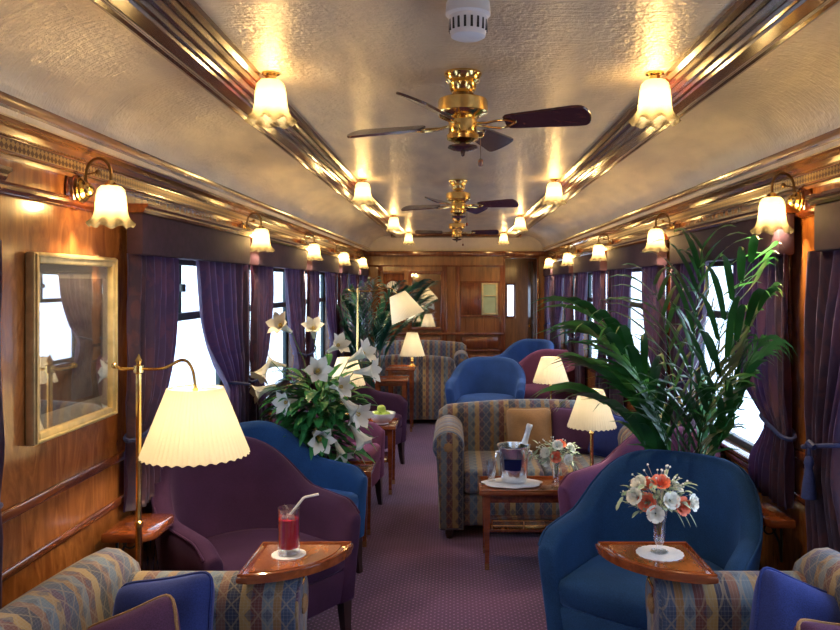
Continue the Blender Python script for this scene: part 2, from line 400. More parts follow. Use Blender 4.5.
wn = 0
for side, x_in, sgn, wins in (('l', XL, -1, WIN_L), ('r', XR, 1, WIN_R)):
    for (p, q) in wins:
        wn += 1
        xa = x_in + sgn * 0.05; a, b2 = min(xa, xa + sgn * 0.03), max(xa, xa + sgn * 0.03)
        bm = NB(); f = 0.045
        box(bm, a, b2, p, q, ZS, ZS + f, 0.004); box(bm, a, b2, p, q, ZT - f, ZT, 0.004)
        box(bm, a, b2, p, p + f, ZS + f, ZT - f, 0.004); box(bm, a, b2, q - f, q, ZS + f, ZT - f, 0.004)
        box(bm, a - 0.006, b2 + 0.006, p + f, q - f, 1.415, 1.455, 0.004)
        mid = (p + q) / 2
        box(bm, a, b2, mid - 0.015, mid + 0.015, 1.455, ZT - f, 0.003)
        fr = struct('window_%d' % wn, bm, 'windowframe')
        bm = NB(); xp = xa + sgn * 0.014; box(bm, min(xp, xp + sgn * 0.003), max(xp, xp + sgn * 0.003), p + f, q - f, ZS + f, ZT - f)
        obj('pane', bm, 'pane', fr, smooth=False)
        bm = NB(); xs = (x_in + sgn * 0.05, x_in - sgn * 0.03); box(bm, min(xs), max(xs), p, q, ZS - 0.0, ZS + 0.018, 0.005)
        obj('window_sill', bm, 'mahog', fr)
        bm = NB(); xc = x_in + sgn * 0.03; box(bm, min(xc, xc + sgn * .02), max(xc, xc + sgn * .02), mid - 0.02, mid + 0.02, 1.56, 1.60, 0.004)
        obj('window_latch', bm, 'iron', fr)

# cornices (crown moulding, fretwork frieze) - one trim per side
def cornice_poly(sgn, x_in):
    pr = [(0, 1.965), (0.018, 1.965), (0.022, 1.975), (0.012, 1.985), (0.012, 2.03), (0.03, 2.035), (0.04, 2.05), (0.062, 2.062), (0.075, 2.085), (0.095, 2.09), (0.10, 2.105), (0.10, 2.12), (0, 2.12)]
    return [(x_in - sgn * u, z) for u, z in pr]
tn = 0
for sgn, x_in in ((-1, XL), (1, XR)):
    tn += 1
    bm = NB(); prism_y(bm, cornice_poly(sgn, x_in), Y0, Y1); t = struct('trim_%d' % tn, bm, 'cornice', ang=25)
    bm = NB(); xs = (x_in - sgn * 0.0115, x_in - sgn * 0.0145); box(bm, min(xs), max(xs), Y0, Y1, 1.992, 2.024); obj('fretwork_band', bm, 'fret', t, smooth=False)
    # lower picture rail above the valances
    tn += 1
    bm = NB(); pr = [(0, 1.895), (0.02, 1.895), (0.03, 1.905), (0.03, 1.915), (0.012, 1.925), (0, 1.925)]
    # broken at the sconces is not needed: the rail passes beneath the back plates
    prism_y(bm, [(x_in - sgn * u, z - 0.03) for u, z in pr], Y0, Y1); struct('trim_%d' % tn, bm, 'mahog', ang=25)
# long ceiling beams and the cross beam at the end
def beam_poly(sgn):
    pr = [(0.690, 2.33), (0.690, 2.302), (0.702, 2.292), (0.708, 2.302), (0.718, 2.284), (0.727, 2.280), (0.731, 2.290), (0.742, 2.270), (0.752, 2.268), (0.756, 2.280), (0.766, 2.262), (0.776, 2.262), (0.780, 2.272), (0.788, 2.258), (0.835, 2.260), (0.840, 2.272), (0.848, 2.268), (0.865, 2.276), (0.869, 2.288), (0.880, 2.286), (0.893, 2.292), (0.897, 2.302), (0.920, 2.300), (0.938, 2.308), (0.94, 2.33)]
    return [(CX + sgn * u, z) for u, z in pr]
for sgn in (-1, 1):
    tn += 1; bm = NB(); prism_y(bm, beam_poly(sgn), Y0, Y1 - 0.12); struct('trim_%d' % tn, bm, 'beam', ang=25)
tn += 1; bm = NB(); prism_x(bm, [(Y1 - 0.2, 2.33), (Y1 - 0.2, 2.29), (Y1 - 0.16, 2.27), (Y1 - 0.06, 2.265), (Y1 - 0.02, 2.28), (Y1 - 0.001, 2.33)], CX - 0.93, CX + 0.93); struct('trim_%d' % tn, bm, 'beam', ang=25)

# end wall, with the doorway on the right
DX0, DX1, DZ = 0.74, 1.20, 1.97
bm = NB(); box(bm, XL - 0.09, DX0, Y1, Y1 + 0.08, 0, 2.06); box(bm, DX1, XR + 0.09, Y1, Y1 + 0.08, 0, 2.06); box(bm, DX0, DX1, Y1, Y1 + 0.08, DZ, 2.06)
struct('wall_end', bm, 'end_wood', smooth=False)
bm = NB(); box(bm, XL - 0.09, XR + 0.09, Y1 + 0.012, Y1 + 0.08, 2.06, 2.45); struct('wall_end_lunette', bm, 'cream', smooth=False)
bm = NB(); box(bm, XL - 0.09, XR + 0.09, Y0 - 0.08, Y0, 0, 2.45); struct('wall_near', bm, 'end_wood', smooth=False)
bm = NB(); ye = Y1
def slab(x0, x1, z0, z1, t=0.02, bev=0.005): box(bm, x0, x1, ye - t, ye, z0, z1, bev)
slab(XL, DX0 - 0.0, 2.0, 2.075, 0.05, 0.012); slab(DX0, XR, 2.0, 2.075, 0.05, 0.012)
slab(XL, DX0 - 0.02, 1.85, 1.875, 0.025)
for x in (-1.10, -0.17, 0.02, 0.66): slab(x, x + 0.07, 0.12, 1.85, 0.022)
slab(XL, DX0, 0.86, 0.90, 0.03); slab(XL, DX0, 0.62, 0.65, 0.022); slab(XL, DX0, 0, 0.12, 0.03)
slab(DX0 - 0.03, DX0 + 0.0, 0, DZ, 0.03); slab(DX1, DX1 + 0.03, 0, DZ, 0.03); slab(DX0 - 0.03, DX1 + 0.03, DZ, DZ + 0.03, 0.03)
slab(0.09, 0.66, 1.62, 1.64, 0.018); slab(0.09, 0.66, 1.12, 1.15, 0.018)
for x in (0.16, 0.30, 0.44, 0.58): slab(x, x + 0.006, 0.93, 1.10, 0.008, 0.0)
for x0_, x1_ in ((0.12, 0.64), (-1.0, -0.2)): slab(x0_, x1_, 0.18, 0.58, 0.014, 0.01); slab(x0_, x1_, 0.67, 0.84, 0.014, 0.01)
tn += 1; struct('trim_%d' % tn, bm, 'mahog_z', ang=30)
# corridor beyond the doorway
bm = NB(); xc0, xc1, yc = DX0 - 0.1, XR, Y1 + 1.4
box(bm, xc0 - 0.04, xc0, Y1 + 0.08, yc, 0, 2.1)
box(bm, xc0, 0.86, yc, yc + 0.05, 0, 2.1); box(bm, 0.98, xc1, yc, yc + 0.05, 0, 2.1); box(bm, 0.86, 0.98, yc, yc + 0.05, 0, 1.08); box(bm, 0.86, 0.98, yc, yc + 0.05, 1.58, 2.1)
box(bm, xc1, xc1 + 0.04, Y1 + 0.08, Y1 + 0.5, 0, 2.1); box(bm, xc1, xc1 + 0.04, Y1 + 0.95, yc, 0, 2.1); box(bm, xc1, xc1 + 0.04, Y1 + 0.5, Y1 + 0.95, 0, 0.7); box(bm, xc1, xc1 + 0.04, Y1 + 0.5, Y1 + 0.95, 1.75, 2.1)
box(bm, xc0 - 0.04, xc1 + 0.04, Y1 + 0.08, yc + 0.05, 2.1, 2.14)
struct('wall_corridor', bm, 'end_wood', smooth=False)
bm = NB(); box(bm, 0.84, 0.87, yc - 0.015, yc, 1.06, 1.60, 0.004); box(bm, 0.97, 1.0, yc - 0.015, yc, 1.06, 1.60, 0.004); box(bm, 0.84, 1.0, yc - 0.015, yc, 1.04, 1.08, 0.004); box(bm, 0.84, 1.0, yc - 0.015, yc, 1.58, 1.62, 0.004)
w = struct('window_%d' % (wn + 1), bm, 'mahog_z'); bm = NB(); box(bm, 0.865, 0.975, yc + 0.01, yc + 0.013, 1.07, 1.59); obj('pane', bm, 'pane', w)
bm = NB(); box(bm, 1.13, 1.16, Y1 + 0.12, Y1 + 0.62, 0.0, 1.93, 0.004); dr = struct('door_1', bm, 'doorblack')
bm = NB(); sphere(bm, (1.11, Y1 + 0.18, 0.98), 0.02); tube(bm, [(1.115, Y1 + 0.18, 0.98), (1.131, Y1 + 0.18, 0.98)], 0.007); obj('door_handle', bm, 'brass', dr)

# ------------------------------------------------------------ end wall fittings
t = thing('display_mirror', 'wooden framed wall mirror in the middle of the far end wall', 'mirror', (-0.40, Y1 - 0.001, 0.93))
bm = NB(); w2, hh = 0.26, 0.86
for a in ((-w2, -w2 + 0.05, 0, hh), (w2 - 0.05, w2, 0, hh), (-w2 + .05, w2 - .05, 0, 0.05), (-w2 + .05, w2 - .05, hh - 0.05, hh)): box(bm, a[0], a[1], -0.04, 0, a[2], a[3], 0.006)
obj('frame', bm, 'mahog_z', t); bm = NB(); box(bm, -w2 + 0.045, w2 - 0.045, -0.018, -0.012, 0.045, hh - 0.045); obj('mirror_glass', bm, 'mirror', t, smooth=False)
t = thing('wall_cabinet', 'dark wooden wall cabinet panel behind the round clock on the end wall', 'cabinet', (-0.87, Y1 - 0.001, 0.93))
bm = NB(); w2 = 0.19
box(bm, -w2, w2, -0.022, 0, 0, 0.86, 0.006)
obj('body', bm, 'mahog_z', t); bm = NB()
for a in ((-w2, -w2 + 0.04, 0.0, 0.86), (w2 - 0.04, w2, 0.0, 0.86), (-w2 + .04, w2 - .04, 0.0, 0.04), (-w2 + .04, w2 - .04, 0.82, 0.86)): box(bm, a[0], a[1], -0.035, -0.02, a[2], a[3], 0.004)
obj('frame', bm, 'end_wood', t)
t = thing('wall_clock', 'small round wall clock with pale dial on the end wall', 'clock', (-0.885, Y1 - 0.037, 1.56))
bm = NB(); lathe(bm, [(0, 0), (0.11, 0), (0.115, -0.02), (0.10, -0.035), (0.085, -0.025), (0, -0.025)], 28, axis='y'); obj('case', bm, 'mahog', t)
bm = NB(); lathe(bm, [(0, -0.024), (0.083, -0.024), (0.083, -0.029), (0, -0.029)], 28, axis='y'); obj('dial', bm, 'mat', t)
bm = NB(); box(bm, -0.004, 0.004, -0.033, -0.030, 0, 0.06); box(bm, 0, 0.045, -0.033, -0.030, -0.004, 0.004); obj('hands', bm, 'slot', t)
bm = NB()
for a in range(12):
    mt = Matrix.Rotation(2 * pi * a / 12, 4, 'Y'); box(bm, -0.003, 0.003, -0.032, -0.0285, 0.062, 0.078, mtx=mt)
obj('hour_marks', bm, 'slot', t)
t = thing('hatch_door', 'closed brown wooden hatch door in the end wall panelling', 'door', (0.245, Y1 - 0.001, 1.15))
bm = NB(); box(bm, -0.145, 0.145, -0.02, 0, 0.005, 0.465, 0.004); box(bm, -0.10, 0.10, -0.028, -0.02, 0.05, 0.42, 0.006); obj('panel', bm, 'mahog_z', t)
bm = NB(); sphere(bm, (0.12, -0.032, 0.23), 0.010); obj('knob', bm, 'brass', t)
t = thing('hatch_window', 'pale green glazed hatch beside the brown hatch door on the end wall', 'window', (0.515, Y1 - 0.001, 1.15))
bm = NB()
for a in ((-0.115, -0.09, 0.005, 0.465), (0.09, 0.115, 0.005, 0.465), (-.09, .09, 0.005, 0.03), (-.09, .09, 0.44, 0.465), (-.09, .09, 0.27, 0.285)): box(bm, a[0], a[1], -0.025, 0, a[2], a[3], 0.003)
obj('frame', bm, 'gold', t)
bm = NB(); box(bm, -0.092, 0.092, -0.012, -0.004, 0.028, 0.442); obj('frosted_pane', bm, plain('green frosted glass', (0.42, 0.48, 0.28), 0.18, coat=0.6, noise=0.15, nscale=8), t)

# ------------------------------------------------------------ pelmets, curtains
VP = {}
def valance(x_in, sgn, p, q, label):
    if True:
        t = thing('valance', label, 'valance', (x_in, (p + q) / 2, 1.715), 0, 'box pelmets over the windows')
        hw = (q - p) / 2
        bm = NB(); x1 = -sgn * 0.10
        box(bm, min(0.0325 * -sgn, x1), max(0.0325 * -sgn, x1), -hw, hw, 0.0, 0.165, 0.01)
        obj('fabric_front', bm, 'valance', t)
        bm = NB(); pr = [(0.033, 0.165), (0.105, 0.165), (0.112, 0.175), (0.112, 0.182), (0.125, 0.19), (0.125, 0.2), (0.033, 0.2)]
        prism_y(bm, [(-sgn * a, z) for a, z in pr], -hw - 0.012, hw + 0.012); obj('wooden_cap', bm, 'mahog', t, ang=25)
ORD = ['first', 'second', 'third', 'fourth', 'fifth', 'sixth', 'seventh']
def curtain(x_in, sgn, anchor, W, dirn, label, power=1.6, tw=0.24, zt=1.72, zb=0.40, ztie=1.02, folds=7, tassel=False):
    """anchor: y of the fixed edge; dirn: +1 if the panel spreads towards +y"""
    t = thing('curtain', label, 'curtain', (x_in - sgn * 0.058, anchor, zb), 0, 'tied back purple curtains')
    ph = random.random() * 6
    def fn(u, v):
        z = zt - (zt - zb) * v; h = z - zb
        if z > ztie:
            s = (zt - z) / (zt - ztie); w = W + (tw - W) * s ** power
            k = s ** power
        else:
            s = (ztie - z) / (ztie - zb); w = tw + 0.12 * sm(s, 0, 0.7); k = 1 - 0.5 * s
        amp = 0.020 + 0.008 * k
        uu = u + 0.012 * sin(5 * v * 3 + ph)
        x = amp * sin(2 * pi * folds * uu + ph) + 0.006 * sin(2 * pi * folds * 0.37 * uu + 4 * v)
        if abs(z - ztie) < 0.12: x *= 0.55 + 0.45 * abs(z - ztie) / 0.12
        # the gathered edge bows into the room as it is drawn back
        x += 0.012 * sin(pi * min(1, max(0, (zt - z) / (zt - ztie)))) * u
        return (-sgn * x, dirn * w * u, h)
    bm = NB(); grid(bm, fn, folds * 9, 26, 0.004); obj('fabric', bm, 'curtain', t, ang=180)
    bm = NB(); ty = dirn * tw * 0.5
    pts = [(0.043 * cos(a), ty + dirn * (tw * 0.5 + 0.012) * sin(a), ztie - zb + 0.03 * sin(a)) for a in [2 * pi * i / 20 for i in range(20)]]
    pts = [(max(min(x, 0.04), -0.03), y, z) for x, y, z in pts]
    tube(bm, pts, 0.009, 8, True); tb = obj('tieback', bm, 'cordblue', t)
    if tassel:
        bm = NB(); cxx = -sgn * 0.052
        lathe(bm, [(0.003, 0.0), (0.014, -0.01), (0.018, -0.03), (0.012, -0.048), (0.014, -0.055), (0.022, -0.10), (0.027, -0.155), (0.024, -0.158), (0.0, -0.158)], 16, (cxx, ty, ztie - zb - 0.03), mod=lambda r, h, a, q: (r * (1 + (0.08 * sin(a * 8) if q > 0.5 else 0)), h))
        obj('tassel', bm, 'cordblue', t)
        bm = NB(); tube(bm, [(-sgn * 0.04, ty, ztie - zb + 0.01), (cxx, ty, ztie - zb - 0.005), (cxx, ty, ztie - zb - 0.03)], 0.006); tube(bm, [(-sgn * 0.045, ty - 0.025, ztie - zb), (cxx, ty, ztie - zb + 0.012), (-sgn * 0.045, ty + 0.025, ztie - zb)], 0.012); obj('cord_knot', bm, 'cordblue', t)
    return t
for side, x_in, sgn, wins in (('left', XL, -1, WIN_L), ('right', XR, 1, WIN_R)):
    for i, (p, q) in enumerate(wins):
        if i == 0: continue
        o_ = ORD[i - 1]
        place = '%s %s-wall window from the camera' % (o_, side)
        if i == 6: place = 'last window on the %s wall' % side
        valance(x_in, sgn, p - 0.14 if i < 3 else p - 0.10, q + 0.06, 'dark aubergine box pelmet above the ' + place)
        near_w, far_w, pw = 0.46, 0.66, 2.2
        if side == 'left' and i == 2: near_w, far_w, pw = 0.46, 0.84, 2.8
        if side == 'right' and i == 2: near_w, far_w, pw = 0.50, 0.58, 4.0
        if i == 6: near_w, far_w = 0.26, 0.36
        if side == 'right' and i == 2:
            curtain(x_in, sgn, p - 0.15, near_w + 0.08, 1, 'brown-purple curtain behind the big palm, near edge of ' + place, pw, zb=0.71)
        else:
            curtain(x_in, sgn, p - (0.16 if i == 2 else 0.10), near_w + 0.04, 1, 'purple curtain at the near edge of the ' + place, pw, zb=0.71 if i == 2 else 0.40)
        if side == 'right' and i == 1:
            curtain(x_in, sgn, q + 0.19, 0.55, -1, 'blue-purple curtain with a blue tassel at the right edge of the picture', 1.2, tw=0.24, tassel=True, folds=6)
        else:
            curtain(x_in, sgn, q + 0.10, far_w + 0.05, -1, 'purple curtain at the far edge of the ' + place, 2.4, tw=0.36 if far_w > 0.7 else 0.28)

# ------------------------------------------------------------ lamps
def tulip(bm, top, s=1.0):
    prof = [(0.018, 0.0), (0.034, -0.003), (0.044, -0.014), (0.049, -0.035), (0.052, -0.07), (0.056, -0.10), (0.065, -0.122), (0.078, -0.138)]
    def mod(r, h, a, q):
        k = max(0, (q - 0.45) / 0.55) ** 2
        return (s * r * (1 + 0.10 * k * cos(8 * a)), s * (h + 0.007 * k * cos(8 * a)))
    seg = 48; rings = []
    inner = [(max(r - 0.003, 0.002), h) for r, h in prof][::-1]
    full = prof + inner
    for i, (r, h) in enumerate(full):
        q = i / 7 if i < 8 else (15 - i) / 7
        rings.append([])
        for k in range(seg):
            a = 2 * pi * k / seg; rr, hh = mod(r, h, a, q)
            rings[-1].append((top[0] + rr * cos(a), top[1] + rr * sin(a), top[2] + hh))
    ringloft(bm, rings, cap0=False, cap1=False)
SC_W, CL_W = 18.0, 18.0
def make_sconce():
    t = thing('wall_sconce', '', 'wall lamp', (XL, 2.70, 1.925), 0, 'tulip glass wall lamps above the windows')
    bm = NB(); lathe(bm, [(0, 0), (0.068, 0), (0.070, 0.008), (0.062, 0.014), (0.058, 0.024), (0.050, 0.028), (0, 0.028)], 32, axis='x', mod=lambda r, h, a, q: (r * (0.85 + 0.15 * abs(sin(a))), h)); obj('backplate', bm, 'mahog', t)
    bm = NB(); lathe(bm, [(0, 0.027), (0.044, 0.027), (0.046, 0.034), (0.036, 0.038), (0.038, 0.044), (0.026, 0.050), (0.022, 0.062), (0.012, 0.070), (0, 0.072)], 32, axis='x', mod=lambda r, h, a, q: (r * (1 + 0.05 * cos(12 * a)), h)); obj('rosette', bm, 'brass', t)
    bm = NB(); pts = [(0.05, 0, 0.0), (0.045, 0, 0.03)] + [(0.09 + 0.043 * cos(R(180 - 180 * i / 12)), 0, 0.055 + 0.055 * sin(R(180 - 180 * i / 12))) for i in range(13)] + [(0.133, 0, 0.030)]
    tube(bm, pts, 0.0055, 8); sphere(bm, (0.088, 0, 0.062), 0.010); tube(bm, [(0.05, 0, 0.055), (0.088, 0, 0.062)], 0.003)
    obj('arm', bm, 'darkbrass', t)
    bm = NB(); lathe(bm, [(0, 0.035), (0.010, 0.034), (0.020, 0.022), (0.022, 0.012), (0, 0.010)], 20, (0.133, 0, 0)); obj('shade_holder', bm, 'brass', t)
    bm = NB(); tulip(bm, (0.133, 0, 0.016)); obj('glass_shade', bm, 'tulip', t)
    lamp_light('bulb', t, (0.133, 0, -0.05), SC_W, 0.022)
    return t
sc0 = make_sconce(); first = True
SCL = [2.70, 4.80, 6.62, 8.43, 10.15, 0.45, -1.9]; SCR = [3.06, 4.82, 6.72, 8.56, 10.26, 1.05, -0.9]
NEARW = ['nearest the camera', 'second from the camera', 'third from the camera', 'fourth from the camera', 'fifth, nearest the end wall', 'just behind the camera', 'far behind the camera']
for side, ys_, x_in, rz in (('left', SCL, XL, 0), ('right', SCR, XR, pi)):
    for i, y in enumerate(ys_):
        lb = 'lit tulip glass wall lamp on the %s wall, %s' % (side, NEARW[i])
        if first: sc0['label'] = lb; first = False; continue
        dup(sc0, (x_in, y, 1.925), rz, lb)
def make_ceiling_light():
    t = thing('ceiling_light', '', 'ceiling light', (CX - 0.655, 2.66, 2.32), 0, 'tulip glass ceiling lights beside the beams')
    bm = NB(); lathe(bm, [(0, 0), (0.030, 0), (0.030, -0.006), (0.018, -0.012), (0.018, -0.024), (0.024, -0.03), (0, -0.032)], 24); obj('mount', bm, 'brass', t)
    bm = NB(); tulip(bm, (0, 0, -0.024), 1.06); obj('glass_shade', bm, 'tulip', t)
    lamp_light('bulb', t, (0, 0, -0.10), CL_W, 0.022); return t
cl0 = make_ceiling_light(); first = True
for y, w in ((2.66, 'nearest the camera'), (5.34, 'second from the camera'), (8.10, 'third from the camera'), (10.75, 'nearest the end wall'), (0.0, 'above the camera')):
    for sgn, sd in ((-1, 'left'), (1, 'right')):
        lb = 'lit ruffled tulip glass ceiling light beside the %s beam, %s' % (sd, w)
        if first: cl0['label'] = lb; first = False; continue
        dup(cl0, (CX + sgn * 0.655, y, 2.32), 0, lb)

# ------------------------------------------------------------ ceiling fans
def make_fan():
    t = thing('ceiling_fan', 'brass ceiling fan with four dark wooden blades, nearest the camera', 'ceiling fan', (CX, 2.66, 2.32), 0, 'brass ceiling fans along the middle')
    bm = NB(); lathe(bm, [(0, 0), (0.062, 0), (0.066, -0.008), (0.060, -0.018), (0.058, -0.03), (0.048, -0.038), (0.044, -0.06), (0.036, -0.07), (0, -0.07)], 32); obj('canopy', bm, 'brass', t)
    bm = NB(); lathe(bm, [(0, -0.065), (0.020, -0.065), (0.020, -0.085), (0, -0.085)], 20); obj('neck', bm, 'darkbrass', t)
    bm = NB(); lathe(bm, [(0, -0.08), (0.060, -0.083), (0.082, -0.092), (0.086, -0.10), (0.086, -0.135), (0.080, -0.142), (0.06, -0.15), (0.05, -0.158), (0, -0.158)], 36); obj('motor_housing', bm, 'brass', t)
    bm = NB(); lathe(bm, [(0, -0.156), (0.046, -0.157), (0.050, -0.165), (0.048, -0.205), (0.056, -0.214), (0.054, -0.228), (0.03, -0.238), (0, -0.24)], 28); obj('switch_housing', bm, 'brass', t)
    bm = NB(); lathe(bm, [(0, -0.238), (0.012, -0.24), (0.012, -0.246), (0.050, -0.250), (0.052, -0.256), (0.035, -0.264), (0.008, -0.268), (0.006, -0.282), (0, -0.286)], 24); obj('bottom_cap', bm, 'blade', t)
    for k in range(4):
        a = R(-22 + 90 * k); mt = Matrix.Rotation(a, 4, 'Z') @ Matrix.Translation((0, 0, -0.178)) @ Matrix.Rotation(R(-23), 4, 'X')
        out = []
        for i in range(11):
            q = i / 10; out.append((0.16 + 0.25 * q, 0.036 + 0.018 * q))
        top = out + arc(0.41, 0.0, 0.054, 80, -80, 8)[1:-1]
        poly = [(x, -y) for x, y in out]
        pl = [(0.15, 0.026)] + out + [(0.41 + 0.030 * cos(R(90 - 18 * i)), 0.054 * sin(R(90 - 18 * i))) for i in range(1, 10)] + poly[::-1] + [(0.15, -0.026)]
        bm = NB(); prism(bm, pl, -0.004, 0.004, 0.002, 1, mt); bl = obj('blade', bm, 'blade', t)
        bm = NB()
        for s in (-1, 1):
            pts = [mt @ Vector(p) for p in ((0.05, 0.008 * s, 0.0), (0.09, 0.012 * s, -0.008), (0.13, 0.022 * s, -0.009), (0.16, 0.018 * s, -0.007), (0.19, 0.0, -0.006))]
            tube(bm, pts, 0.004, 6)
        obj('blade_bracket', bm, 'brass', bl)
    bm = NB(); tube(bm, [(0.058, -0.02, -0.22), (0.060, -0.02, -0.24), (0.060, -0.02, -0.295)], 0.0012, 5)
    ch = obj('pull_chain', bm, 'darkbrass', t)
    bm = NB(); lathe(bm, [(0.002, -0.295), (0.009, -0.300), (0.009, -0.318), (0.006, -0.322), (0, -0.322)], 12, (0.060, -0.02, 0)); obj('chain_pull', bm, 'table', ch)
    return t
fan = make_fan()
dup(fan, (CX, 5.40, 2.32), R(-3), 'brass ceiling fan in the middle of the row of three')
dup(fan, (CX, 8.15, 2.32), R(24), 'brass ceiling fan farthest from the camera')
t = thing('ceiling_ventilator', 'small round white ceiling ventilator with slots ahead of the fans', 'ventilator', (CX + 0.006, 2.0, 2.32))
bm = NB(); lathe(bm, [(0, 0), (0.056, 0), (0.058, -0.03), (0.050, -0.036), (0.048, -0.07), (0.044, -0.086), (0.036, -0.09), (0, -0.088)], 36); obj('housing', bm, 'white', t)
bm = NB()
for k in range(18):
    mt = Matrix.Rotation(2 * pi * k / 18, 4, 'Z'); box(bm, 0.0455, 0.0495, -0.003, 0.003, -0.074, -0.046, mtx=mt)
obj('slots', bm, 'slot', t)

# ------------------------------------------------------------ framed picture
t = thing('framed_picture', 'gilt framed picture with cream mount hanging on the left panelled wall', 'picture', (XL + 0.0, 2.69, 1.10))
bm = NB(); W2, H2, f = 0.295, 0.60, 0.036
for (a0, a1, z0, z1) in ((-W2, -W2 + f, 0, H2), (W2 - f, W2, 0, H2), (-W2 + f, W2 - f, 0, f), (-W2 + f, W2 - f, H2 - f, H2)):
    box(bm, 0.001, 0.032, a0, a1, z0, z1, 0.007)
obj('frame', bm, 'gold', t)
bm = NB(); g0, g1 = 0.034, 0.048
for (a0, a1, z0, z1) in ((-W2 + .006, -W2 + .016, .006, H2 - .006), (W2 - .016, W2 - .006, .006, H2 - .006), (-W2 + .016, W2 - .016, .006, .016), (-W2 + .016, W2 - .016, H2 - .016, H2 - .006)): box(bm, 0.030, 0.038, a0, a1, z0, z1, 0.003)
obj('frame_bead', bm, 'gold', t)
bm = NB(); box(bm, 0.002, 0.010, -W2 + f - .004, W2 - f + .004, f - .004, H2 - f + .004); obj('mount', bm, 'mat', t, smooth=False)
bm = NB(); box(bm, 0.010, 0.012, -W2 + f + .045, W2 - f - .045, f + .05, H2 - f - .045); obj('print', bm, 'print', t, smooth=False)
bm = NB(); box(bm, 0.018, 0.020, -W2 + f - .002, W2 - f + .002, f - .002, H2 - f + .002); obj('picture_glass', bm, glass('picture pane', (0.95, 0.95, 0.95), 0.10, 0.01), t, smooth=False)
t = thing('small_picture', 'small pale print in a thin gilt frame on the right wall between windows', 'picture', (XR, 4.80, 1.42))
bm = NB(); box(bm, -0.02, -0.001, -0.07, 0.07, 0, 0.20, 0.004); obj('frame', bm, 'gold', t); bm = NB(); box(bm, -0.024, -0.019, -0.055, 0.055, 0.015, 0.185); obj('print', bm, 'mat', t)

# ------------------------------------------------------------ upholstery
def make_armchair(label, mat, w=0.70, back=0.83, arm=0.60, loc=(0, 0, 0), rot=0, group='tub armchairs along the carriage', studs=False):
    t = thing('armchair', label, 'armchair', loc, rot, group)
    a = w / 2 - 0.045; f = 0.27; b_ = 0.33; th = 0.042
    pts = []
    for i in range(10): pts.append((-a - 0.012 * (1 - i / 10), -f + f * i / 10, -1, 0, 0, i / 10 * 0.0, i / 10))
    for i in range(29):
        th_ = pi * i / 28; pts.append((-a * cos(th_), b_ * sin(th_), -cos(th_) / a, sin(th_) / b_, sin(th_), 1, 1))
    for i in range(1, 11): pts.append((a + 0.012 * (i / 10), -f * i / 10, 1, 0, 0, 0, 1 - i / 10))
    rings = []; rims = []
    for (x, y, nx, ny, k, _, fr) in pts:
        l_ = math.hypot(nx, ny); nx, ny = nx / l_, ny / l_
        hgt = arm + (back - arm) * sm(k, 0.02, 0.95) + 0.025 * min(1, fr) - 0.045 * (1 - min(1, fr * 3)) ** 2
        ring = []
        zb = 0.19
        def P(off, z):
            s = (z - zb) / (back - zb); lean = -0.045 + 0.085 * s + 0.012 * sin(pi * s)
            return (x + nx * (off + lean), y + ny * (off + lean), z)
        r = th
        for z in (zb, 0.30, 0.42, 0.42 + (hgt - 0.42) * 0.5): ring.append(P(-th, z))
        for q in range(7):
            an = pi - pi * q / 6; ring.append(P(r * cos(an), hgt - r * 0.9 + r * 0.9 * sin(an)))
        for z in (0.42 + (hgt - 0.42) * 0.5, 0.42, 0.30, zb): ring.append(P(th, z))
        rings.append(ring); rims.append(P(th * 0.85, hgt - th * 0.30))
    def endcap(ring, dy):
        out = []
        c = Vector((sum(p[0] for p in ring) / len(ring), sum(p[1] for p in ring) / len(ring), 0))
        for s, d in ((0.9, 0.5), (0.6, 0.9), (0.15, 1.0)):
            rr = []
            for p in ring:
                cz = min(max(p[2], 0.24), 0.52)
                rr.append((c.x + (p[0] - c.x) * s, p[1] + dy * d, cz + (p[2] - cz) * (0.5 + 0.5 * s)))
            out.append(rr)
        return out
    e0 = endcap(rings[0], -0.022)[::-1]; e1 = endcap(rings[-1], -0.022)
    bm = NB(); ringloft(bm, e0 + rings + e1); obj('shell', bm, mat, t, ang=60)
    bm = NB(); tube(bm, rims, 0.005, 6); obj('piping', bm, mat, t)
    # seat rail and cushion following the inside of the shell
    def outline(sx):
        o = [(-(a - th + 0.012), -f - 0.012)] + [(-(a - th + 0.012) * cos(pi * i / 16), (b_ - th) * sin(pi * i / 16)) for i in range(17)] + [((a - th + 0.012), -f - 0.012)]
        for i in range(1, 8):
            q = i / 8; o.append(((a - th + 0.012) * (1 - 2 * q), -f - 0.012 - 0.028 * sin(pi * q)))
        return o
    ol = outline(1); n = len(ol)
    def rg(z, s): return [(x * s, (y - 0.0) * s, z) for x, y in ol]
    bm = NB(); ringloft(bm, [rg(0.19, 0.94), rg(0.20, 0.985), rg(0.32, 1.0), rg(0.335, 0.985)]); obj('seat_rail', bm, mat, t)
    bm = NB(); ringloft(bm, [rg(0.335, 0.96), rg(0.35, 0.995), rg(0.41, 1.0), rg(0.435, 0.98), rg(0.452, 0.90), rg(0.462, 0.7), rg(0.466, 0.35), rg(0.467, 0.05)]); obj('seat_cushion', bm, mat, t, ang=70)
    for sx, sy in ((-1, -1), (1, -1), (-1, 1), (1, 1)):
        lx, ly = sx * (a - 0.02 if sy < 0 else a - 0.09), (-f + 0.012 if sy < 0 else b_ - 0.10)
        rr = []
        for z, h_, ox in ((0.0, 0.014, 0.02), (0.08, 0.018, 0.008), (0.195, 0.024, 0.0)):
            ox_, oy_ = ox * sx * 0.3, ox * sy * 0.8
            rr.append([(lx + ox_ + dx * h_, ly + oy_ + dy * h_, z) for dx, dy in ((-1, -1), (1, -1), (1, 1), (-1, 1))])
        bm = NB(); ringloft(bm, rr); obj('leg', bm, 'leg', t, ang=30)
    return t
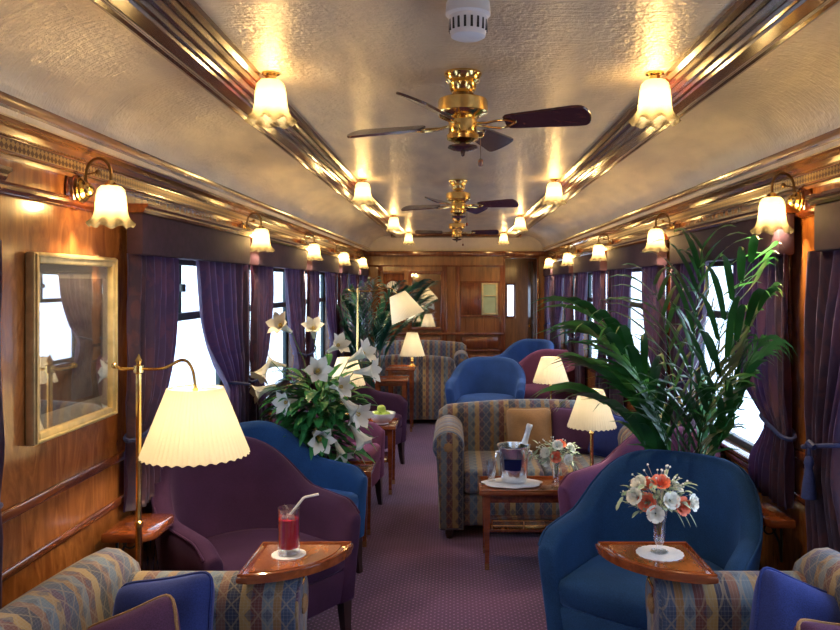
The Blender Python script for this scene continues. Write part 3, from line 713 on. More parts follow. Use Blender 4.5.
make_armchair('aubergine tub armchair behind the near drink table on the left', 'purple', 0.76, 0.85, 0.62, (-0.89, 3.40, 0), R(50))
make_armchair('navy blue tub armchair just behind the aubergine chair on the left', 'blue', 0.68, 0.79, 0.57, (-0.90, 4.21, 0), R(62))
make_armchair('aubergine tub armchair beside the white lilies on the left side', 'mauve', 0.68, 0.78, 0.58, (-0.86, 5.45, 0), R(78))
make_armchair('purple tub armchair beyond the bowl of green apples on the left', 'purple', 0.68, 0.82, 0.60, (-0.83, 6.82, 0), R(62))
make_armchair('large blue tub armchair behind the quarter round table on the right', 'blue', 0.75, 0.835, 0.61, (0.815, 3.13, 0), R(-34))
make_armchair('dark mauve tub armchair behind the near blue chair and palm', 'mauve', 0.64, 0.80, 0.60, (0.97, 3.98, 0), R(-52))
make_armchair('blue tub armchair beside the aisle behind the right patterned sofa', 'blue2', 0.74, 0.80, 0.62, (0.34, 7.95, 0), R(-8))
make_armchair('pale blue armchair with slanting back farthest down on the right', 'blue2', 0.74, 0.86, 0.66, (0.86, 9.85, 0), R(-40))
make_armchair('pink-mauve tub armchair behind the lit table lamp on the right', 'mauve', 0.74, 0.82, 0.64, (0.97, 8.72, 0), R(-40))

def make_sofa(label, W, D, loc, rot, back=0.76, arm=0.66, mx='kx', my='ky'):
    t = thing('sofa', label, 'sofa', loc, rot, 'patterned kilim sofas')
    hw = W / 2; ar = 0.10
    # rolled arms
    for s in (-1, 1):
        cx_, cz_ = s * (hw - ar - 0.005), arm - ar
        poly = [(s * (hw - 0.045), 0.06), (s * (hw - 0.045), cz_ - 0.085)]
        rng = range(0, 15)
        for i in rng:
            an = -50 + 245 * i / 14   # from outer underside over the top to the inner side
            poly.append((cx_ + s * ar * cos(R(an)), cz_ + ar * sin(R(an))))
        poly += [(s * (hw - 0.20), cz_ - 0.06), (s * (hw - 0.20), 0.06)]
        bm = NB(); prism_y(bm, poly, 0.0, D - 0.12, 0.012); ao = obj('arm', bm, my, t, ang=50)
        cxm = sum(p_[0] for p_ in poly) / len(poly); czm = sum(p_[1] for p_ in poly) / len(poly)
        fp = [(cxm + (a_ - cxm) * 0.93, czm + (b__ - czm) * 0.965) for a_, b__ in poly]
        bm = NB(); prism_y(bm, fp, -0.008, 0.004, 0.004); obj('arm_front_panel', bm, mx, ao, ang=30)
        bm = NB(); lathe(bm, [(0, -0.006), (0.03, -0.006), (0.03, -0.012), (0.022, -0.018), (0.010, -0.021), (0, -0.022)], 16, (cx_, 0.0, cz_), axis='y', mod=lambda r, h, a, q: (r * (1 + 0.12 * cos(8 * a)), h)); obj('rosette', bm, 'tan', ao)
    # back with a gentle camel top
    rings = []
    n = 24
    for i in range(n + 1):
        x = -hw + 0.03 + (W - 0.06) * i / n; q = x / hw
        top = back - 0.03 + 0.045 * cos(q * pi / 2) - 0.05 * sm(abs(q), 0.86, 1.0)
        y0 = D - 0.26
        ring = [(x, y0, 0.30), (x, y0 + 0.01, 0.45), (x, y0 + 0.05, top - 0.09)]
        for k in range(7):
            an = R(180 - 200 * k / 6); ring.append((x, y0 + 0.05 + 0.075 + 0.075 * cos(an), top - 0.07 + 0.07 * sin(an)))
        ring += [(x, D - 0.03, 0.45), (x, D - 0.02, 0.06), (x, D - 0.2, 0.06)]
        rings.append(ring)
    bm = NB(); ringloft(bm, rings); obj('back', bm, mx, t, ang=50)
    bm = NB(); box(bm, -hw + 0.19, hw - 0.19, 0.02, D - 0.22, 0.08, 0.28, 0.02); obj('base', bm, mx, t)
    nc = 2 if W > 1.0 else 1
    cw = (W - 0.39) / nc
    for k in range(nc):
        x0 = -hw + 0.195 + cw * k
        bm = NB(); box(bm, x0 + 0.003, x0 + cw - 0.003, -0.005, D - 0.24, 0.285, 0.44, 0.035, seg=4); obj('seat_cushion', bm, mx, t, ang=60)
    for sx in (-1, 1):
        for yy in (0.05, D - 0.09):
            bm = NB(); lathe(bm, [(0, 0), (0.018, 0), (0.026, 0.03), (0.024, 0.06), (0, 0.062)], 12, (sx * (hw - 0.11), yy, 0)); obj('leg', bm, 'leg', t)
    return t
make_sofa('patterned kilim sofa facing the camera behind the champagne table', 1.42, 0.83, (0.57, 4.87, 0), 0, 0.765, 0.68)
make_sofa('patterned kilim sofa along the left wall in the bottom left corner', 1.75, 0.76, (-0.50, 1.78, 0), R(90), 0.765, 0.656, 'kx', 'ky')
make_sofa('patterned kilim sofa along the right wall in the bottom right corner', 1.75, 0.69, (0.655, 1.78, 0), R(-90), 0.765, 0.656, 'kx', 'ky')
make_sofa('striped kilim sofa seen from behind down the left side', 1.15, 0.72, (-0.54, 9.57, 0), R(180), 0.78, 0.66)
make_sofa('patterned kilim sofa against the far end wall', 1.45, 0.74, (-0.52, 10.38, 0), 0, 0.80, 0.68)

def make_cushion(label, mat, size, loc, rot, thick=0.085, edge=None):
    """rot: euler; local Z is the cushion's normal"""
    t = bpy.data.objects.new('cushion', None); C.objects.link(t); t.location = loc; t.rotation_euler = rot
    t.empty_display_size = 0.1
    tag(t, label, 'cushion', 'scatter cushions on the sofas')
    h = size / 2
    def outl(u, v):
        pin = 1 - 0.06 * (1 - v * v) ; pin2 = 1 - 0.06 * (1 - u * u)
        k = 1 - 0.10 * (abs(u) * abs(v)) ** 6
        return u * h * pin * k, v * h * pin2 * k
    bm = NB()
    for s in (1, -1):
        def fn(a, b_, s=s):
            u, v = a * 2 - 1, b_ * 2 - 1
            x, y = outl(u, v); z = thick * ((1 - u ** 4) * (1 - v ** 4)) ** 0.55 * (1 + 0.07 * sin(u * 5 + v * 3))
            return (x, y, s * z)
        grid(bm, fn, 20, 20)
    bmesh.ops.remove_doubles(bm, verts=bm.verts, dist=0.0005)
    obj('cover', bm, mat, t, ang=80)
    pts = []
    for i in range(60):
        q = (i / 60) * 4; k = int(q); f_ = q - k
        u, v = [(-1 + 2 * f_, -1), (1, -1 + 2 * f_), (1 - 2 * f_, 1), (-1, 1 - 2 * f_)][k]
        x, y = outl(u, v); pts.append((x, y, 0))
    bm = NB(); tube(bm, pts, 0.006, 6, True); obj('piping', bm, edge or mat, t)
    return t
# on the middle sofa
make_cushion('tan silk cushion on the middle sofa behind the champagne bucket', 'tan', 0.33, (0.52, 5.38, 0.585), (R(72), 0, R(4)))
make_cushion('plum cushion in the middle of the three on the right hand sofa', 'plum', 0.33, (0.83, 5.38, 0.585), (R(72), 0, R(-4)))
make_cushion('royal blue cushion at the right end of the middle sofa', 'navy', 0.30, (1.07, 5.23, 0.575), (R(72), R(10), R(-24)))
# in the corners of the near sofas
make_cushion('royal blue cushion leaning on the left sofa arm behind the mauve one', 'navy', 0.33, (-0.86, 2.30, 0.565), (R(66), R(-12), R(-12)), 0.085)
make_cushion('mauve cushion with tan piping on the left sofa, nearest the camera', 'plum', 0.30, (-0.88, 2.14, 0.555), (R(62), R(-24), R(-4)), 0.08, 'tan')
make_cushion('royal blue cushion leaning in the corner of the right sofa', 'navy', 0.33, (1.02, 2.29, 0.560), (R(64), R(24), R(8)), 0.085)
make_cushion('mauve cushion with tan piping at the bottom right corner', 'plum', 0.30, (1.06, 2.10, 0.53), (R(60), R(14), R(22)), 0.08, 'tan')

# ------------------------------------------------------------ tables
def quarter_table(label, x, y, sx, z=0.689, r=0.325):
    """quarter round top: centre corner at (x, y); spreads sx along X and towards the camera"""
    t = thing('side_table', label, 'table', (x, y, 0), 0, 'quarter round tables at the near sofa ends')
    def poly(rr, off=0.0): return [(sx * off, -off)] + [(sx * (off + (rr - off) * cos(R(q))), -(off + (rr - off) * sin(R(q)))) for q in range(0, 91, 6)]
    bm = NB(); prism(bm, poly(r), z - 0.026, z - 0.002, 0.009, 3); obj('tabletop', bm, 'table', t, ang=30)
    bm = NB(); p = [(sx * 0.022, -0.022), (sx * (r - 0.03), -0.022)]
    inner = [(sx * 0.03, -0.03)] + [(sx * (0.03 + (r - 0.068) * cos(R(q))), -(0.03 + (r - 0.068) * sin(R(q)))) for q in range(0, 91, 6)]
    prism(bm, inner, z - 0.003, z + 0.0005, 0.0008, 1); obj('inlay_panel', bm, wood('inlay veneer', (0.20, 0.05, 0.014), (0.46, 0.15, 0.04), (9, 3, 9), 0.1, 1.0), t, ang=30)
    rim = [(sx * 0.008, -0.008)] + [(sx * ((r - 0.008) * cos(R(q))), -((r - 0.008) * sin(R(q)))) for q in range(1, 90, 4)]
    bm = NB(); tube(bm, [(a, b_, z - 0.001) for a, b_ in rim], 0.005, 6, True); obj('raised_edge', bm, 'table', t)
    bm = NB(); bx = sx * (r - 0.145)
    tube(bm, [(bx, -0.20, z - 0.026), (bx + sx * 0.012, -0.215, z - 0.05), (bx, -0.225, z - 0.075), (bx - sx * 0.004, -0.215, z - 0.11), (bx - sx * 0.02, -0.19, z - 0.125)], 0.005, 8)
    obj('brass_bracket', bm, 'brass', t)
    bm = NB(); box(bm, sx * 0.02 - 0.02, sx * 0.02 + 0.02, -0.035, -0.002, 0.0, z - 0.026, 0.004); obj('leg', bm, 'mahog_z', t)
    return t
quarter_table('quarter round wooden table with the red drink on it', -0.68, 2.755, 1)
quarter_table('quarter round wooden table with the coral flowers and lace doily', 0.825, 2.755, -1)

def wall_shelf(label, x_in, sgn, y, z, k=1.0):
    t = thing('wall_table', label, 'table', (x_in, y, 0), 0, 'small bracketed wall tables below the windows')
    d = -sgn
    poly = [(0, -0.13), (d * 0.16, -0.13)] + [(d * (0.16 + 0.06 * sin(R(q))), -0.07 - 0.06 * cos(R(q))) for q in (30, 60, 90)] + [(d * 0.22, 0.09)] + [(d * (0.18 + 0.04 * cos(R(q))), 0.09 + 0.04 * sin(R(q))) for q in (30, 60, 90)] + [(0, 0.13)]
    poly = [(a + (d * 0.0355 / k if a == 0 else 0), b_) for a, b_ in poly]
    poly = [(a * k, b_) for a, b_ in poly]
    bm = NB(); prism(bm, poly, z - 0.035, z, 0.007, 2); obj('tabletop', bm, 'table', t, ang=30)
    bm = NB(); pts = []
    for i in range(26):
        q = i / 25; a = 2.2 * pi * q + pi / 2; rr = 0.035 * (1 - 0.72 * q); pts.append((d * (0.09 + rr * cos(a)), 0, z - 0.072 + rr * sin(a)))
    tube(bm, pts, 0.004, 6)
    tube(bm, [(d * 0.037, 0, z - 0.20), (d * 0.045, 0, z - 0.13), (d * 0.09, 0, z - 0.037)], 0.005, 6)
    tube(bm, [(d * 0.037, 0, z - 0.21), (d * 0.037, 0, z - 0.036)], 0.006, 6)
    obj('scroll_bracket', bm, 'iron', t)
wall_shelf('small wooden wall table beside the tall brass lamp pole on the left', XL, -1, 2.97, 0.69)
wall_shelf('small wooden wall table behind the near blue armchair on the right', XR, 1, 3.20, 0.67, 0.68)

def low_table(label, x0, x1, y0, y1, z, shelf=True, group='low wooden tables', gallery=True):
    t = thing('coffee_table', label, 'table', ((x0 + x1) / 2, (y0 + y1) / 2, 0), 0, group)
    hw, hd = (x1 - x0) / 2, (y1 - y0) / 2
    bm = NB(); box(bm, -hw, hw, -hd, hd, z - 0.03, z - 0.004, 0.010, seg=3); tp = obj('tabletop', bm, 'table', t)
    bm = NB(); e = 0.018
    for a in ((-hw + 0.002, hw - 0.002, -hd + .002, -hd + e), (-hw + .002, hw - .002, hd - e, hd - .002), (-hw + .002, -hw + e, -hd + e, hd - e), (hw - e, hw - .002, -hd + e, hd - e)): box(bm, a[0], a[1], a[2], a[3], z - 0.006, z + 0.003, 0.003)
    obj('raised_edge', bm, 'table', tp)
    bm = NB(); box(bm, -hw + 0.04, hw - 0.04, -hd + 0.03, hd - 0.03, z - 0.075, z - 0.031, 0.004); obj('apron', bm, 'mahog', t)
    for sx in (-1, 1):
        for sy in (-1, 1):
            lx, ly = sx * (hw - 0.045), sy * (hd - 0.035); rr = []
            for zz, h_ in ((0.03, 0.011), (z - 0.031, 0.019)): rr.append([(lx + dx * h_, ly + dy * h_, zz) for dx, dy in ((-1, -1), (1, -1), (1, 1), (-1, 1))])
            bm = NB(); ringloft(bm, rr); lg = obj('leg', bm, 'table', t, ang=30)
            bm = NB(); ringloft(bm, [[(lx + dx * h_, ly + dy * h_, zz) for dx, dy in ((-1, -1), (1, -1), (1, 1), (-1, 1))] for zz, h_ in ((0, 0.0125), (0.035, 0.0125))]); obj('brass_foot', bm, 'brass', lg)
    if shelf:
        bm = NB(); box(bm, -hw + 0.045, hw - 0.045, -hd + 0.035, hd - 0.035, z * 0.46, z * 0.46 + 0.018, 0.004); obj('shelf', bm, 'mahog', t)
        if gallery:
            bm = NB(); zz = z * 0.46 + 0.018; y_ = -hd + 0.04; n = 5
            for k in range(n):
                xx = -hw + 0.075 + (2 * hw - 0.15) * k / (n - 1); lathe(bm, [(0.004, 0), (0.006, 0.01), (0.003, 0.02), (0.003, 0.04), (0.005, 0.048), (0, 0.052)], 8, (xx, y_, zz))
            tube(bm, [(-hw + 0.07, y_, zz + 0.045), (hw - 0.07, y_, zz + 0.045)], 0.003, 6); tube(bm, [(-hw + 0.07, y_, zz + 0.018), (hw - 0.07, y_, zz + 0.018)], 0.0025, 6)
            obj('shelf_gallery', bm, 'brass', t)
    return t
low_table('low wooden table with the champagne bucket and a brass railed shelf', 0.14, 1.00, 4.34, 4.68, 0.448)
low_table('low wooden table under the vase of white lilies', -1.14, -0.50, 4.72, 5.02, 0.46, False)
low_table('wooden table holding the bowl of green apples', -1.10, -0.44, 5.90, 6.28, 0.52, True, gallery=False)
low_table('small wooden table behind the right sofa with a lit lamp', 0.62, 1.02, 6.20, 6.52, 0.55, False)
low_table('lower of the two wooden tables near the far floor lamp', -0.84, -0.47, 8.02, 8.30, 0.62, False)
low_table('taller wooden table with a small lit lamp near the left palm', -0.74, -0.42, 8.42, 8.76, 0.69, False)

# ------------------------------------------------------------ lamps with pleated shades
def pleated(bm, c, rt, rb, h, mtx=None, pleats=56):
    rings = []; seg = pleats * 3
    levels = [(rt - 0.006, 0.0), (rt, 0.0), (rt + (rb - rt) * 0.33, -h * 0.33), (rt + (rb - rt) * 0.66, -h * 0.66), (rb, -h), (rb + 0.004, -h - 0.012), (rb + 0.001, -h - 0.014), (rb - 0.004, -h), (rt - 0.006, -0.004)]
    for i, (r, z) in enumerate(levels):
        ring = []
        for k in range(seg):
            a = 2 * pi * k / seg; rr = r * (1 + 0.010 * cos(pleats * a)); zz = z
            if i in (5, 6): zz += 0.0035 * cos(pleats * a / 2)
            p = Vector((rr * cos(a), rr * sin(a), zz))
            if mtx is not None: p = mtx @ p
            ring.append(p + Vector(c))
        rings.append(ring)
    ringloft(bm, rings, cap0=False, cap1=False)
def table_lamp(label, x, y, z, h=0.42, rb=0.135, rt=0.065, sh=0.17, watts=4.0):
    t = thing('table_lamp', label, 'lamp', (x, y, z), 0, 'brass table lamps with pleated shades')
    bm = NB(); lathe(bm, [(0, 0), (0.05, 0), (0.052, 0.008), (0.03, 0.016), (0.014, 0.03), (0.012, 0.05), (0.017, 0.06), (0.011, 0.07), (0.010, h - sh - 0.06), (0.016, h - sh - 0.05), (0.010, h - sh - 0.03), (0.008, h - sh + 0.04), (0, h - sh + 0.04)], 20); obj('stand', bm, 'brass', t)
    bm = NB(); pleated(bm, (0, 0, h), rt, rb, sh); obj('lamp_shade', bm, 'lampshade', t)
    bm = NB(); tube(bm, [(0, 0, h - sh + 0.03), (0, 0, h - 0.01)], 0.003, 6); tube(bm, [(-rt, 0, h - 0.004), (rt, 0, h - 0.004)], 0.002, 6); obj('shade_carrier', bm, 'brass', t)
    lamp_light('bulb', t, (0, 0.0, h - sh * 0.5), watts, 0.03, (1.0, 0.84, 0.60))
    return t
table_lamp('lit table lamp with cream shade beside the big palm on the right', 0.80, 4.53, 0.451, 0.535, 0.137, 0.068, 0.20)
table_lamp('lit table lamp with cream shade in front of the pink-mauve armchair', 0.79, 6.36, 0.553, 0.45, 0.142, 0.078, 0.19)
table_lamp('small lit table lamp with cream shade near the far left palm', -0.46, 8.60, 0.693, 0.37, 0.135, 0.06, 0.24)
table_lamp('cream shaded table lamp half hidden behind the white lilies', -0.84, 6.12, 0.523, 0.50, 0.14, 0.075, 0.20)
def floor_lamp(label, x, y, ztop, dx_sh, dz_sh, rb, rt, sh, tilt=0, watts=8, base=0.0, rot=0):
    t = thing('floor_lamp', label, 'lamp', (x, y, 0), rot, 'brass floor lamps with swan neck arms')
    bm = NB(); lathe(bm, [(0, 0), (0.095, 0), (0.10, 0.008), (0.07, 0.02), (0.02, 0.03), (0.012, 0.05), (0, 0.05)], 28); obj('base', bm, 'brass', t)
    bm = NB(); lathe(bm, [(0, 0.045), (0.012, 0.045), (0.012, 0.72), (0.015, 0.725), (0.015, 0.74), (0.010, 0.745), (0.010, ztop - 0.06), (0.017, ztop - 0.055), (0.017, ztop - 0.03), (0.008, ztop - 0.026), (0.012, ztop - 0.012), (0.0, ztop + 0.012)], 16); obj('pole', bm, 'brass', t)
    z0 = ztop - 0.042
    bm = NB(); pts = [(-0.085, 0, z0 + 0.012), (-0.06, 0, z0), (0, 0, z0), (dx_sh * 0.38, 0, z0), (dx_sh * 0.55, 0, z0 + 0.012), (dx_sh * 0.72, 0, z0 + 0.030), (dx_sh * 0.86, 0, z0 + 0.026), (dx_sh * 0.96, 0, z0 - 0.01), (dx_sh, 0, dz_sh)]
    # smooth
    sp = []
    for i in range(len(pts) - 1):
        p0, p1, p2, p3 = [Vector(pts[max(0, min(len(pts) - 1, j))]) for j in (i - 1, i, i + 1, i + 2)]
        for k in range(4):
            q = k / 4; sp.append(0.5 * ((2 * p1) + (-p0 + p2) * q + (2 * p0 - 5 * p1 + 4 * p2 - p3) * q * q + (-p0 + 3 * p1 - 3 * p2 + p3) * q ** 3))
    sp.append(Vector(pts[-1]))
    tube(bm, sp, 0.006, 8); sphere(bm, (-0.088, 0, z0 + 0.012), 0.011); obj('swan_neck_arm', bm, 'brass', t)
    mt = Matrix.Rotation(tilt, 4, 'Y')
    bm = NB(); pleated(bm, (dx_sh, 0, dz_sh), rt, rb, sh, mt, 64); obj('lamp_shade', bm, 'lampshade', t)
    bm = NB(); tube(bm, [Vector((dx_sh, 0, dz_sh)) + mt @ Vector(q) for q in ((-rt, 0, -0.004), (rt, 0, -0.004))], 0.0025, 6); tube(bm, [Vector((dx_sh, 0, dz_sh)) + mt @ Vector(q) for q in ((0, 0, 0), (0, 0, -0.07))], 0.010, 8); obj('lamp_holder', bm, 'brass', t)
    lp = Vector((dx_sh, 0, dz_sh)) + mt @ Vector((0, 0, -sh * 0.55))
    lamp_light('bulb', t, lp, watts, 0.035, (1.0, 0.84, 0.60))
    return t
floor_lamp('tall brass floor lamp with a large cream shade at the left', -1.14, 2.82, 1.335, 0.205, 1.225, 0.186, 0.098, 0.228, 0, 6.5)
floor_lamp('distant brass floor lamp with a tilted cream shade, left of the aisle', -0.97, 7.85, 1.57, 0.40, 1.50, 0.17, 0.085, 0.25, R(-24), 5)

# ------------------------------------------------------------ plants
def frond(bm_l, base, az, length, rise, droop, leafl=0.30, n=22, start=0.28, w=0.011, twist=0):
    """arching stem with drooping leaflets; everything goes in one bmesh"""
    d = Vector((cos(az), sin(az), 0)); pts = []
    el = rise; p = Vector(base); m_ = 26
    for i in range(m_ + 1):
        pts.append(p.copy()); q = i / m_
        e = el - droop * q ** 1.8
        p = p + (d * cos(e) + Vector((0, 0, 1)) * sin(e)) * (length / m_)
    tube(bm_l, pts, [0.006 * (1 - 0.8 * i / m_) for i in range(m_ + 1)], 5)
    for k in range(n):
        q = start + (1 - start) * (k / (n - 1)); fi = q * m_; i = min(int(fi), m_ - 1); P = pts[i].lerp(pts[i + 1], fi - i)
        T = (pts[i + 1] - pts[i]).normalized(); side0 = T.cross(Vector((0, 0, 1)))
        if side0.length < 0.05: side0 = Vector((-d.y, d.x, 0))
        side0.normalize(); ll = leafl * (0.55 + 0.6 * sin(pi * min(1, 0.15 + 0.85 * (k / (n - 1))))) * random.uniform(0.8, 1.15)
        for s in (-1, 1):
            dr = (T * (0.9 + 0.6 * q) + side0 * s * random.uniform(0.45, 0.95) + Vector((0, 0, random.uniform(0.1, 0.35)))).normalized()
            q_ = P.copy(); segs = 6; vs = []
            for j in range(segs + 1):
                u = j / segs; wd = w * (0.35 + sin(pi * min(1, u * 0.85 + 0.12)) * 0.9) * (1 - u ** 3) + 0.0006
                wv = dr.cross(Vector((0, 0, 1)))
                if wv.length < 0.01: wv = side0.copy()
                wv.normalize(); wv = (wv * 0.85 + Vector((0, 0, 0.45 * s))).normalized()
                vs.append((bm_l.verts.new(q_ - wv * wd), bm_l.verts.new(q_ + wv * wd)))
                q_ = q_ + dr * (ll / segs); dr = (dr + Vector((0, 0, -0.30 * (0.5 + u)))).normalized()
            for j in range(segs): bm_l.faces.new((vs[j][0], vs[j][1], vs[j + 1][1], vs[j + 1][0]))
def clampx(bm):
    for v_ in bm.verts:
        lim = XR - 0.14; 
        if v_.co.x > lim - 0: v_.co.x = lim + (v_.co.x - lim) * 0.06
def palm(label, x, y, specs, mat, potr=0.11, poth=0.36, xlim=None, leafl=0.3, w=0.011, n=22):
    t = thing('potted_palm', label, 'plant', (x, y, 0))
    bm = NB(); lathe(bm, [(0, 0), (potr * 0.75, 0), (potr * 0.8, 0.01), (potr, poth - 0.03), (potr * 1.07, poth - 0.02), (potr * 1.07, poth), (potr * 0.95, poth), (potr * 0.92, poth - 0.03), (0, poth - 0.03)], 28); obj('pot', bm, 'pot', t)
    bm = NB(); lathe(bm, [(0, poth - 0.031), (potr * 0.91, poth - 0.031), (potr * 0.9, poth - 0.02), (0, poth - 0.012)], 20); obj('soil', bm, 'soil', t)
    for (az, ln, rise, droop) in specs:
        bm = NB(); a = R(az); r0 = potr * 0.45
        frond(bm, (r0 * cos(a), r0 * sin(a), poth - 0.02), a, ln, R(rise), R(droop), leafl, n, 0.42, w)
        if xlim:
            lo, hi, ylo, yhi = xlim
            for v_ in bm.verts:
                X = v_.co.x + x
                if X > hi: v_.co.x = hi + 0.03 * math.tanh((X - hi) * 3) - x
                if X < lo: v_.co.x = lo - 0.03 * math.tanh((lo - X) * 3) - x
        obj('frond', bm, mat, t, ang=180)
    return t
palm('large green potted palm by the right windows behind the blue armchair', 1.07, 3.60,
     [(100, 1.25, 88, 35), (165, 0.95, 84, 60), (190, 0.90, 80, 70), (212, 1.15, 84, 60), (262, 1.42, 87, 38),
      (282, 1.40, 84, 42), (305, 1.15, 80, 62), (335, 1.05, 84, 42), (60, 1.35, 88, 35), (275, 0.80, 84, 40),
      (150, 0.85, 86, 35), (203, 1.25, 85, 58), (292, 1.30, 86, 58), (20, 0.9, 84, 35), (250, 0.70, 84, 30), (320, 1.25, 82, 75)],
     'palm', 0.10, 0.42, (-9, XR - 0.14, 0, 0), 0.42, 0.0155, 9)
palm('dark green potted palm at the far left by the tilted lamp', -0.93, 8.55,
     [(az, random.uniform(1.0, 1.5), random.uniform(78, 89), random.uniform(35, 95)) for az in range(0, 360, 20)], 'palmdark', 0.12, 0.40, (XL + 0.14, 9, 0, 0), 0.26, 0.013, 18)
def strap_plant(label, x, y, z0, n, h, mat):
    pass

def leaf(bm, base, dirv, ln, w, bend=0.5, segs=6):
    d = Vector(dirv).normalized(); p = Vector(base); side = d.cross(Vector((0, 0, 1)))
    if side.length < 0.05: side = Vector((1, 0, 0))
    side.normalize(); rows = []
    for j in range(segs + 1):
        u = j / segs; wd = w * sin(pi * min(1, 0.06 + u * 0.94)) ** 0.8 * 0.5 + 0.0005
        nrm = side.cross(d)
        rows.append([bm.verts.new(p - side * wd + nrm * wd * 0.3), bm.verts.new(p), bm.verts.new(p + side * wd + nrm * wd * 0.3)])
        p = p + d * (ln / segs); d = (d + Vector((0, 0, -bend / segs * (0.6 + u)))).normalized()
    for j in range(segs):
        for k in range(2): bm.faces.new((rows[j][k], rows[j][k + 1], rows[j + 1][k + 1], rows[j + 1][k]))
def lily_mesh():
    bm = NB()
    for k in range(6):
        a0 = 2 * pi * k / 6; wide = 0.070 if k % 2 else 0.056
        rows = []
        for j in range(9):
            v = j / 8; r = 0.007 + 0.022 * v + 0.046 * v ** 4; z = 0.160 * v - 0.022 * v ** 6
            wd = wide * (0.35 + 0.85 * sin(pi * min(1, v * 0.80 + 0.08))) * (1 if v < 0.92 else 0.5) * (0.05 if v == 1 else 1)
            row = []
            for s in (-1, -0.5, 0, 0.5, 1):
                ang = a0 + s * wd / (r + 0.012) * 0.5; rr = r + 0.003 * abs(s) - (0.002 if s == 0 else 0)
                row.append(bm.verts.new((rr * cos(ang), rr * sin(ang), z)))
            rows.append(row)
        for j in range(8):
            for q in range(4): bm.faces.new((rows[j][q], rows[j][q + 1], rows[j + 1][q + 1], rows[j + 1][q]))
    return bm
t = thing('lily_bouquet', 'big bouquet of white lilies with dark green leaves on the left', 'flowers', (-0.83, 4.87, 0.463))
lm = None
def add_lily(off, dirv, s=1.0):
    global lm
    if lm is None:
        o = obj('lily_bloom', lily_mesh(), 'lily', t, ang=180); lm = o
        bm = NB()
        for k in range(6):
            a = 2 * pi * k / 6; tube(bm, [(0, 0, 0.02), (0.008 * cos(a), 0.008 * sin(a), 0.10)], 0.0012, 4); sphere(bm, (0.008 * cos(a), 0.008 * sin(a), 0.102), 0.004, 6)
        obj('stamens', bm, 'stamen', o)
    else:
        o = lm.copy(); C.objects.link(o)
        ch = [c for c in C.objects if c.parent == lm][0].copy(); C.objects.link(ch); ch.parent = o
    o.location = off; o.scale = (s, s, s)
    o.rotation_euler = Vector(dirv).to_track_quat('Z', 'Y').to_euler()
# (x, z above table) placed through the crown, facing outward and towards the aisle
LIL = [(-0.20, 0.84, (-0.5, -0.9, 0.5), 1.1, -0.05), (-0.05, 0.80, (0.1, -0.9, 0.9), 0.95, 0.0), (-0.02, 0.59, (0.35, -1, 0.3), 1.15, -0.12), (-0.30, 0.52, (-0.9, -0.5, -0.35), 1.05, -0.10),
       (0.20, 0.66, (1, -0.4, 0.55), 1.2, -0.05), (0.25, 0.60, (1, -0.3, 0.1), 1.1, -0.12), (0.17, 0.46, (0.7, -0.35, -0.6), 1.2, -0.18), (0.20, 0.38, (0.8, -0.7, -0.2), 1.15, -0.14), (0.23, 0.30, (0.75, -0.25, -1.0), 1.2, -0.16),
       (0.00, 0.26, (0.5, -0.9, -0.2), 1.15, -0.26), (-0.06, 0.14, (-0.1, -0.45, -1), 1.2, -0.30), (-0.23, 0.24, (-0.6, -0.6, -0.7), 1.0, -0.22), (0.14, 0.20, (0.5, -0.6, -0.8), 0.95, -0.22), (-0.36, 0.66, (-0.5, -0.6, -0.9), 1.0, 0.0), (-0.26, 0.62, (-1, -0.2, 0.2), 0.9, 0.05),
       (0.06, 0.72, (0.8, -0.6, 0.5), 1.0, -0.06), (-0.12, 0.44, (-0.6, -0.9, 0.0), 1.0, -0.2), (0.10, 0.52, (0.9, -0.8, 0.1), 1.0, -0.18)]
for (x, z, dv, s, yy) in LIL: add_lily((x * 0.88, yy, z), dv, s)
bm = NB()
for k in range(330):
    a = random.uniform(0, 2 * pi); el = random.uniform(-0.5, 1.3); rr = random.uniform(0.03, 0.25); z = random.uniform(0.16, 0.46) + 0.16 * sin(el)
    b0 = Vector((rr * cos(a) * 0.8, rr * sin(a) * 0.75 - 0.05, z - 0.03 + random.uniform(-0.10, 0.05)))
    leaf(bm, b0, (cos(a), sin(a) - 0.35, sin(el) * 0.6), random.uniform(0.13, 0.24), random.uniform(0.035, 0.065), random.uniform(0.5, 1.5))
for k in range(16):
    a = R(100 + 160 * k / 15) if k < 11 else R(-60 + 22 * k); leaf(bm, (0.08 * cos(a), 0.08 * sin(a) - 0.06, 0.36 + 0.03 * (k % 4)), (cos(a), sin(a) * 0.8 - 0.1, 0.45 - 0.12 * (k % 3)), random.uniform(0.26, 0.34), random.uniform(0.075, 0.095), 1.2, 8)
for v_ in bm.verts:
    if v_.co.x < -0.34: v_.co.x = -0.34 - 0.02 * math.tanh((-0.34 - v_.co.x) * 4)
obj('foliage', bm, 'leaf', t, ang=180)
bm = NB()
for (x, z, dv, s, yy) in LIL: tube(bm, [(0, 0, 0.12), (x * 0.5, yy * 0.5, 0.12 + (z - 0.12) * 0.75), (x * 0.88, yy, z)], 0.003, 5)
obj('stems', bm, 'stem', t)
bm = NB()
for k in range(26):       # fern sprays hanging in front
    a = random.uniform(0, 2 * pi); b0 = Vector((random.uniform(-0.2, 0.22), random.uniform(-0.30, -0.12), random.uniform(0.12, 0.42)))
    d0 = Vector((random.uniform(-0.4, 0.4), -0.5, random.uniform(-0.9, -0.2))).normalized(); p = b0.copy()
    for j in range(9):
        for s in (-1, 1): leaf(bm, p, (s * 0.8 + d0.x, d0.y, d0.z * 0.5), 0.035 * (1 - j / 12), 0.008, 0.3, 3)
        p = p + d0 * 0.016
obj('fern_sprays', bm, 'leaf', t, ang=180)
t = thing('flower_vase', 'dark glazed vase under the white lilies', 'vase', (-0.83, 4.87, 0.4515))
